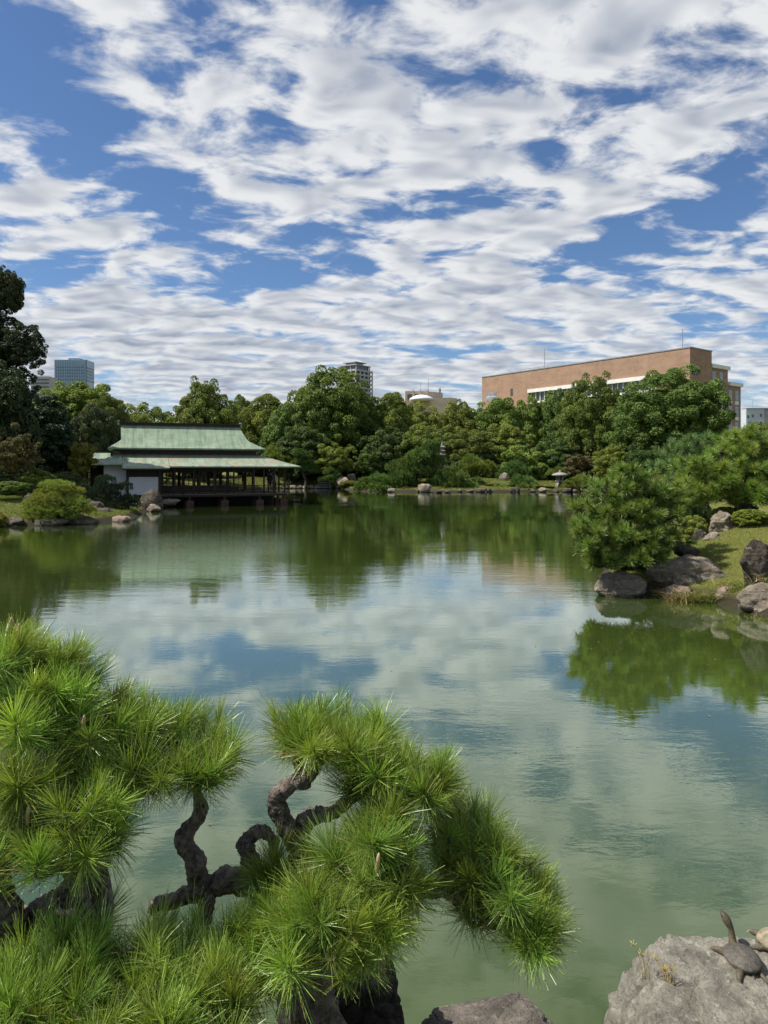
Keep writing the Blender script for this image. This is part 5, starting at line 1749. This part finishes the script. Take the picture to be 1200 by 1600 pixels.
# ------------------------------------------------------------------ the two pines in the foreground
near_pine('foreground_pine', 'big near pine filling the lower left corner with long needles', (-1.25, 1.9, .9),
    [[(-40, 1600, 2.15, 0.130), (20, 1500, 2.2, 0.111), (80, 1450, 2.25, 0.098), (125, 1395, 2.35, 0.078), (135, 1300, 2.45, 0.065), (120, 1200, 2.5, 0.052), (100, 1110, 2.55, 0.033)],
     [(20, 1500, 2.2, 0.091), (-10, 1430, 2.15, 0.078), (-20, 1340, 2.2, 0.058), (10, 1250, 2.3, 0.046), (20, 1130, 2.45, 0.029)],
     [(130, 1330, 2.45, 0.046), (200, 1240, 2.5, 0.036), (270, 1200, 2.55, 0.026), (320, 1195, 2.55, 0.019)],
     [(80, 1450, 2.25, 0.052), (160, 1500, 2.1, 0.039), (260, 1520, 2.05, 0.033), (340, 1510, 2.05, 0.019)],
     [(20, 1520, 2.15, 0.052), (60, 1560, 1.95, 0.039), (140, 1580, 1.85, 0.026)]],
    [(20, 1040, 2.45, 45, 22, 13), (75, 1055, 2.5, 40, 22, 13), (115, 1070, 2.55, 30, 24, 9), (40, 1120, 2.35, 60, 36, 18), (120, 1130, 2.45, 50, 34, 15), (190, 1140, 2.55, 40, 20, 11), (245, 1150, 2.6, 35, 16, 10), (165, 1200, 2.45, 50, 30, 15), (300, 1180, 2.6, 40, 18, 13), (325, 1205, 2.5, 25, 14, 8), (245, 1195, 2.5, 35, 20, 9),
     (50, 1220, 2.2, 60, 40, 15), (130, 1270, 2.15, 50, 30, 13), (40, 1310, 2.1, 50, 36, 11), (110, 1320, 2.1, 40, 25, 9), (160, 1310, 2.15, 30, 20, 7),
     (40, 1535, 1.95, 60, 26, 13), (150, 1525, 2.0, 60, 26, 13), (250, 1522, 2.1, 60, 22, 13), (335, 1508, 2.2, 50, 22, 11), (120, 1570, 1.85, 80, 26, 13), (240, 1560, 1.9, 60, 30, 11), (340, 1560, 1.95, 50, 30, 11), (20, 1590, 1.8, 50, 30, 7), (200, 1600, 1.75, 80, 20, 9), (330, 1610, 1.8, 50, 20, 7)],
    TUFT_NEAR, 'needle_near', 11, .0055, mass=.7, jitter=.12, outw=.42, wild=.36, size=(.72, 1.12))
near_pine('foreground_pine', 'twisted near pine in the middle reaching right over the water', (-.4, 2.35, .75),
    [[(500, 1620, 2.45, 0.092), (480, 1520, 2.5, 0.075), (450, 1440, 2.55, 0.062), (420, 1390, 2.6, 0.054), (360, 1375, 2.6, 0.046), (318, 1385, 2.6, 0.042), (302, 1345, 2.6, 0.035), (288, 1310, 2.6, 0.030), (312, 1270, 2.6, 0.025), (305, 1225, 2.58, 0.018)],
     [(440, 1420, 2.6, 0.050), (470, 1340, 2.62, 0.046), (448, 1290, 2.6, 0.035), (432, 1250, 2.6, 0.032), (455, 1225, 2.58, 0.028), (485, 1208, 2.58, 0.025), (505, 1180, 2.6, 0.015)],
     [(465, 1330, 2.62, 0.038), (478, 1282, 2.62, 0.030), (520, 1268, 2.6, 0.027), (560, 1240, 2.58, 0.020), (620, 1225, 2.58, 0.015), (680, 1250, 2.58, 0.010)],
     [(330, 1385, 2.6, 0.033), (290, 1400, 2.58, 0.029), (250, 1412, 2.55, 0.025), (234, 1420, 2.55, 0.022)],
     [(405, 1390, 2.6, 0.032), (392, 1345, 2.6, 0.033), (385, 1315, 2.6, 0.029), (410, 1300, 2.62, 0.023), (432, 1318, 2.63, 0.018)],
     [(450, 1440, 2.5, 0.050), (540, 1400, 2.5, 0.042), (620, 1385, 2.52, 0.035), (690, 1388, 2.52, 0.030), (730, 1410, 2.52, 0.023), (790, 1420, 2.5, 0.018), (845, 1425, 2.48, 0.010)],
     [(470, 1460, 2.45, 0.042), (520, 1420, 2.35, 0.033), (560, 1370, 2.35, 0.025), (590, 1330, 2.35, 0.018)],
     [(478, 1230, 2.6, 0.025), (470, 1205, 2.6, 0.022), (462, 1185, 2.6, 0.015)],
     [(318, 1392, 2.58, 0.033), (322, 1412, 2.56, 0.030), (318, 1440, 2.55, 0.025)]],
    [(458, 1152, 2.60, 26, 10, 8), (510, 1150, 2.62, 38, 14, 12), (565, 1165, 2.62, 38, 16, 13), (515, 1152, 2.68, 40, 12, 8), (620, 1200, 2.6, 38, 20, 14), (670, 1225, 2.58, 32, 20, 13), (585, 1205, 2.66, 34, 14, 8),
     (590, 1300, 2.36, 30, 18, 11), (615, 1320, 2.38, 40, 24, 14), (570, 1350, 2.28, 50, 26, 15), (525, 1392, 2.32, 34, 22, 11), (455, 1432, 2.36, 30, 16, 10), (510, 1420, 2.2, 50, 26, 15), (585, 1420, 2.25, 50, 26, 15), (430, 1455, 2.25, 36, 22, 8), (640, 1380, 2.36, 30, 24, 7), (428, 1385, 2.42, 24, 14, 6), (392, 1448, 2.36, 24, 14, 4), (540, 1470, 2.2, 40, 12, 8), (470, 1480, 2.15, 40, 16, 6), (395, 1505, 2.2, 36, 20, 7),
     (715, 1310, 2.6, 36, 22, 10), (755, 1330, 2.56, 30, 22, 10), (765, 1375, 2.48, 36, 16, 11), (815, 1395, 2.5, 30, 16, 10), (845, 1425, 2.48, 22, 14, 8), (790, 1430, 2.46, 40, 14, 12), (740, 1425, 2.5, 24, 10, 5), (700, 1350, 2.55, 26, 16, 5)],
    TUFT_NEAR, 'needle_near', 12, .0055, mass=.7, jitter=.12, outw=.42, wild=.36, size=(.72, 1.12))

MAT['bud'] = plain('pine_bud', (0.42, 0.30, 0.17), 0.8, 0.25, 60, 0.3, 200)
fp = [o for o in col.objects if o.name.startswith('foreground_pine')][0]
for px, py, D in ((130, 1128, 2.3), (43, 1270, 2.05), (16, 975, 2.42), (28, 985, 2.42), (590, 1345, 2.15)):
    p = at(px, py, D)
    MB().tube([p + Vector((0, 0, -.035)), p + Vector((.001, 0, 0)), p + Vector((.003, 0, .012)), p + Vector((.004, 0, .024))], [.0055, .0062, .0058, .002], 8).build('bud', MAT['bud'], fp if px < 500 else [o for o in col.objects if o.name.startswith('foreground_pine')][1], True)

# ------------------------------------------------------------------ foreground rocks
big = rock_mesh('turtle_rock_mesh', 301, 7, rough=.09, planes=5, crag=.055, norm=False, cuts=[((0.05, -.10, 1), .46), ((-.75, .25, .55), .62), ((.1, 1, .25), .66), ((-.35, -.8, .5), .60), ((.5, -.75, .45), .58)])
bo = bpy.data.objects.new('rock', big); big.materials.append(MAT['rock_pale']); col.objects.link(bo)
bo.location = (1.70, 3.20, -.03); bo.scale = (1.06, .78, .90); bo.rotation_euler = (0, 0, .0)
tag(bo, 'pale cracked rock carrying two turtles in the lower right corner', 'rock')
r2 = rock_mesh('low_rock_mesh', 302, 6, rough=.14, planes=6, crag=.10)
rock(775, 1655, 3.05, 236, 70, 'rock_layered', 'brown layered rock at the bottom edge right of the near pine', me=r2, rot=.1, d=.5, sink=.2)
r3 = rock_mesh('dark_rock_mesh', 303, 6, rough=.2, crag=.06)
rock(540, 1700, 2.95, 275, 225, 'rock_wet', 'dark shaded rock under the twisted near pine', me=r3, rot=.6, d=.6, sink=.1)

# ------------------------------------------------------------------ grass, weeds and turtles
def blades(P, H, W, rng, lean=.35, segs=1):
    """grass blades standing at P"""
    n = len(P)
    d = unit(np.stack([rng.normal(size=n) * lean, rng.normal(size=n) * lean, np.ones(n)], -1))
    s = unit(np.cross(d, rng.normal(size=(n, 3)))) * (W * .5)[:, None]
    if segs == 1:
        e = P + d * H[:, None]
        V = np.stack([P - s, P + s, e + s * .15, e - s * .15], 1).reshape(-1, 3)
        return V, np.arange(n * 4).reshape(n, 4)
    rows = []
    out = np.stack([d[:, 0], d[:, 1], np.zeros(n)], -1)
    for k in range(segs + 1):
        t = k / segs
        p = P + d * (H * t)[:, None] + unit(out) * (H * .45 * t * t)[:, None] - np.array([0, 0, 1]) * (H * .35 * t ** 2.5)[:, None]
        rows += [p - s * (1 - .85 * t), p + s * (1 - .85 * t)]
    V = np.stack(rows, 1); m = 2 * (segs + 1)
    off = (np.arange(n) * m)[:, None]
    Fc = np.concatenate([off + np.array([2 * k, 2 * k + 1, 2 * k + 3, 2 * k + 2]) for k in range(segs)], 0)
    return V.reshape(-1, 3), Fc


def lawn(name, x0, x1, y0, y1, n, h, w, seed, label):
    rng = np.random.default_rng(seed)
    X = rng.uniform(x0, x1, n); Y = rng.uniform(y0, y1, n)
    d = shore_dist(X, Y)
    k = (d > .35) & (np.abs(X) < .58 * Y + 1)
    X, Y = X[k], Y[k]
    Z = ground_h(X, Y) - .01
    m = len(X)
    V, Fc = blades(np.stack([X, Y, Z], -1), h * rng.uniform(.5, 1.3, m), w * rng.uniform(.7, 1.3, m), rng, .5)
    patch = .5 + .25 * np.sin(X * 1.7 + np.sin(Y * 1.3) * 2) * np.sin(Y * 1.1 - X * .6)
    t = np.clip(patch + rng.normal(size=m) * .18, 0, 1)
    o = link(name, nmesh(name, V, Fc, False, np.repeat(t, 4)), None, MAT['grass'])
    tag(o, label, 'grass', None, 'stuff')


lawn('lawn_grass', 5.6, 15, 14.4, 24, 90000, .05, .012, 401, 'short sunny lawn grass on the right bank')
lawn('lawn_grass', -24, -14.5, 33.5, 48, 50000, .07, .03, 402, 'short lawn grass on the left bank')
lawn('lawn_grass', -22, -2, 94, 112, 40000, .10, .08, 403, 'short grass on the mound across the pond')
lawn('lawn_grass', -4, 30, 84.5, 100, 50000, .10, .08, 404, 'short grass along the far shore')


def grass_clump(px, py, D, n_green, n_dry, h, r, label, seed):
    rng = np.random.default_rng(seed)
    x = wx_(px, D); z = zrow(py, D)
    root = thing('grass_clump', (x, D, z), label, 'grass')
    for nm, n, mt, off in (('green_blades', n_green, 'grass', .25), ('dry_blades', n_dry, 'drygrass', -.35)):
        if not n: continue
        a = rng.random(n) * 6.283; q = np.sqrt(rng.random(n)) * r
        P = np.stack([x + q * np.cos(a) + off * r * 1.6, D + q * np.sin(a) * .5, np.full(n, z - .05)], -1)
        V, Fc = blades(P, h * rng.uniform(.5, 1.25, n), np.full(n, .014), rng, .45, 4)
        link(nm, nmesh(nm, V, Fc, False, np.repeat(rng.random(n), 10)), root, MAT[mt])


grass_clump(1083, 940, 15.25, 300, 190, .50, .40, 'tall half dry grass tuft at the water edge before the long boulder', 411)
grass_clump(1118, 936, 15.2, 130, 14, .32, .28, 'short green grass tuft between the long boulder and pinkish rock', 412)
grass_clump(1186, 966, 13.5, 150, 10, .18, .36, 'low green grass tuft in the water before the speckled boulder', 413)
grass_clump(1196, 905, 14.6, 50, 20, .36, .22, 'sparse pale grass at the foot of tall dark stone', 414)
grass_clump(1146, 912, 15.0, 90, 40, .20, .30, 'thin dry grass between tall stone and long boulder', 415)

MAT['shell_grey'] = plain('turtle_shell_grey', (0.085, 0.076, 0.062), 0.46, 0.5, 40, 0.8, 110, spec=0.45, dist=.006)
MAT['shell_tan'] = plain('turtle_shell_tan', (0.22, 0.19, 0.125), 0.6, 0.5, 30, 0.8, 90, dist=.008)
MAT['turtle_skin'] = plain('turtle_skin', (0.085, 0.070, 0.046), 0.55, 0.5, 60, 0.8, 160, dist=.004)
MAT['turtle_belly'] = plain('turtle_belly', (0.42, 0.33, 0.20), 0.6, 0.2, 20, 0.1, 60)
MAT['turtle_eye'] = plain('turtle_eye', (0.01, 0.01, 0.008), 0.15, 0.1, 30, 0.0)


def shell_mesh(name, rx, ry, h, seed, scutes=0.0):
    """domed carapace with a soft flared rim"""
    n, m = 40, 16
    V = []; Fc = []
    for i in range(m + 1):
        t = i / m
        r = t
        z = h * (max(0, 1 - (r * .97) ** 2.3)) ** .62
        if t > .9: z -= (t - .9) * .02
        for k in range(n):
            a = 2 * math.pi * k / n
            bump = mnoise.noise(Vector((math.cos(a) * r * 3, math.sin(a) * r * 3, seed))) * .002
            keel = .004 * math.exp(-((math.cos(a) * r) / .12) ** 2) * (1 - t)
            sc = scutes * math.cos(a * 11) * max(0, t - .55)
            V.append((math.cos(a) * r * rx * (1 + .03 * math.sin(a)), math.sin(a) * r * ry, z + bump + keel + sc))
    for i in range(m):
        for k in range(n):
            k2 = (k + 1) % n
            Fc.append((i * n + k, (i + 1) * n + k, (i + 1) * n + k2, i * n + k2))
    b = len(V)
    for k in range(n):      # turned-in rim below
        a = 2 * math.pi * k / n
        V.append((math.cos(a) * rx * .86, math.sin(a) * ry * .86, -.012))
    for k in range(n):
        k2 = (k + 1) % n
        Fc.append((m * n + k, b + k, b + k2, m * n + k2))
    return nmesh(name, V, Fc, True)


def fused(name, mb, voxel, smooth=3):
    """overlapping tubes grown together into one continuous skin"""
    me = mb.mesh(name + '_raw')
    o = bpy.data.objects.new(name + '_raw', me); col.objects.link(o)
    r = o.modifiers.new('remesh', 'REMESH'); r.mode = 'VOXEL'; r.voxel_size = voxel; r.use_smooth_shade = True
    sm = o.modifiers.new('smooth', 'SMOOTH'); sm.factor = .5; sm.iterations = smooth
    dg = bpy.context.evaluated_depsgraph_get(); dg.update()
    m2 = bpy.data.meshes.new_from_object(o.evaluated_get(dg)); m2.name = name
    bpy.data.objects.remove(o); bpy.data.meshes.remove(me)
    return m2


def turtle(loc, rot, shell_mat, label, head_up, sc=1.0, tilt=0.0):
    root = thing('turtle', loc, label, 'turtle')
    root.rotation_euler = (tilt, 0, rot); root.scale = (sc, sc, sc)
    b = MB()
    if head_up:
        neck = [(0, .06, .030), (.001, .090, .045), (.004, .108, .072), (.005, .118, .100), (.003, .124, .122), (-.002, .130, .140), (-.010, .139, .158), (-.018, .148, .176), (-.026, .157, .192), (-.032, .164, .203), (-.037, .170, .213), (-.040, .174, .220)]
        nr = [.030, .027, .022, .019, .0175, .0195, .0245, .0245, .0195, .0125, .0065, .003]
        eye = Vector((-.024, .152, .187)); side = Vector((.0205, -.004, .006))
    else:
        neck = [(0, .06, .028), (0, .090, .030), (0, .115, .032), (0, .130, .033), (0, .146, .033), (0, .160, .031), (0, .170, .029)]
        nr = [.03, .027, .022, .022, .021, .014, .006]
        eye = Vector((0, .150, .042)); side = Vector((.016, 0, 0))
    sp, sr = spline(neck, nr, 3)
    b.tube(sp, sr, 14)
    b.lathe([(.02, -.014), (.075, -.008), (.085, .006), (.06, .022), (.02, .026)], (0, 0, .022), 20, (1, 1.1))

    def leg(pts, rs, toes, spread):
        s2, r2 = spline(pts, rs, 3)
        b.tube(s2, r2, 10)
        e = Vector(pts[-1]); d = (e - Vector(pts[-2])).normalized(); sd = d.cross(Vector((0, 0, 1))).normalized()
        tips = []
        for k in range(toes):
            t = (k - (toes - 1) / 2)
            q = e + d * .013 + sd * t * spread
            b.tube([e - d * .006, e + d * .004 + sd * t * spread * .6, q], [.007, .0055, .0032], 6)
            tips.append((q, (d + sd * t * .25).normalized()))
        return tips
    tips = leg([(-.055, .05, .022), (-.090, .085, .026), (-.116, .104, .020), (-.128, .112, .010)], [.024, .019, .016, .013], 4, .0075)
    tips += leg([(.055, .05, .022), (.088, .078, .020), (.112, .092, .012), (.124, .098, .007)], [.024, .018, .015, .012], 4, .0075)
    tips += leg([(-.045, -.06, .020), (-.075, -.095, .016), (-.092, -.116, .009), (-.100, -.126, .006)], [.026, .020, .017, .014], 4, .0075)
    tips += leg([(.040, -.06, .018), (.050, -.105, .012), (.060, -.150, .004), (.072, -.186, -.004)], [.024, .015, .011, .008], 3, .006)
    b.tube([(0, -.08, .018), (-.004, -.115, .012), (-.010, -.138, .008)], [.013, .008, .003], 8)
    me = fused('body', b, .0032)
    me.materials.append(MAT['turtle_skin'])
    child('body', me, root)
    sh = shell_mesh('shell', .104, .116, .052 if head_up else .062, sc * 7, 0.0 if head_up else .004)
    sh.materials.append(shell_mat)
    child('shell', sh, root, (0, 0, .030))
    pl = MB().lathe([(.03, .004), (.075, .002), (.09, .016), (.085, .029)], (0, 0, 0), 24, (1, 1.1)).mesh('plastron', True)
    pl.materials.append(MAT['turtle_belly'])
    child('plastron', pl, root)
    em = MB().lathe([(.0012, -.0035), (.0034, -.0015), (.0034, .0015), (.0012, .0035)], (0, 0, 0), 8).mesh('eye', True)
    em.materials.append(MAT['turtle_eye'])
    for s_ in (-1, 1):
        child('eye', em, root, eye + Vector((side.x * s_, side.y, side.z)))
    for q, d in tips:
        c = MB().tube([q - d * .002, q + d * .010 - Vector((0, 0, .002))], [.0022, .0006], 5).mesh('claw', True)
        c.materials.append(MAT['turtle_belly'])
        child('claw', c, root)


def top_of(o, x, y):
    """height of the upper surface of rock o at x, y"""
    M = wm(o); V = np.empty(len(o.data.vertices) * 3, dtype=np.float32)
    o.data.vertices.foreach_get('co', V); V = V.reshape(-1, 3)
    W = V @ np.array(M.to_3x3()).T + np.array(M.translation)
    dd = np.hypot(W[:, 0] - x, W[:, 1] - y)
    return float(W[dd < .06, 2].max()) if (dd < .06).any() else 0.0


tx, ty = 1.78, 3.50
turtle((tx, ty, top_of(bo, tx, ty) - .012), .10, MAT['shell_grey'], 'grey brown turtle on the pale rock with neck stretched up', True, 0.84, .06)
tx, ty = 2.02, 3.60
turtle((tx, ty, top_of(bo, tx, ty) - .010), -1.9, MAT['shell_tan'], 'tan shelled turtle at the right edge beside the grey one', False, 0.9, .0)


def rock_weed(x, y, label, seed, n, h):
    rng = random.Random(seed)
    z = top_of(bo, x, y) if top_of(bo, x, y) > .02 else .05
    root = thing('dry_weed', (x, y, z), label, 'weed')
    for k in range(n):
        a = rng.uniform(0, 6.28); L = h * rng.uniform(.5, 1.1); sp = rng.uniform(.1, .45)
        p0 = Vector((x + rng.uniform(-.02, .02), y + rng.uniform(-.02, .02), z - .03))
        p1 = p0 + Vector((math.cos(a) * sp * L * .4, math.sin(a) * sp * L * .4, L * .6)); p2 = p0 + Vector((math.cos(a) * sp * L, math.sin(a) * sp * L, L))
        st, sr = spline([p0, p1, p2], [.0022, .0017, .0010], 4)
        m = MB().tube(st, sr, 5)
        if k % 2 == 0:
            for j in range(7):
                b = rng.uniform(0, 6.28); q = p2 + Vector((math.cos(b) * .018, math.sin(b) * .018, rng.uniform(.005, .03)))
                m.tube([p2, q], [.0012, .0016], 4)
        o = m.build('stem', MAT['weed'], root, True)


MAT['weed'] = plain('dry_weed', (0.40, 0.30, 0.09), 0.8, 0.3, 20, 0)
rock_weed(1.27, 3.42, 'yellow dried weed with a seed head on the left flank of the turtle rock', 421, 5, .16)
rock_weed(1.36, 3.36, 'tangled yellow weed at the upper left corner of the turtle rock', 422, 8, .10)


def floating_leaves():
    rng = np.random.default_rng(431)
    n = 130
    X = np.concatenate([rng.uniform(-6, 6, 60), rng.uniform(3.5, 7.2, 40), rng.uniform(-20, 10, 30)])
    Y = np.concatenate([rng.uniform(4.5, 12, 60), rng.uniform(11, 16.5, 40), rng.uniform(20, 50, 30)])
    k = shore_dist(X, Y) < -.1
    P = np.stack([X[k], Y[k], np.full(k.sum(), .006)], -1)
    m = len(P)
    V, Fc = leaf_quads(P, unit(np.array([0, 0, 1.0]) + rng.normal(size=(m, 3)) * .06), rng.uniform(.012, .030, m), rng, 1.8)
    o = link('floating_leaves', nmesh('floating_leaves', V, Fc, False, np.repeat(rng.random(m), 4)), None, MAT['drygrass'])
    tag(o, 'few small dry leaves floating on the pond', 'leaves', None, 'stuff')


floating_leaves()
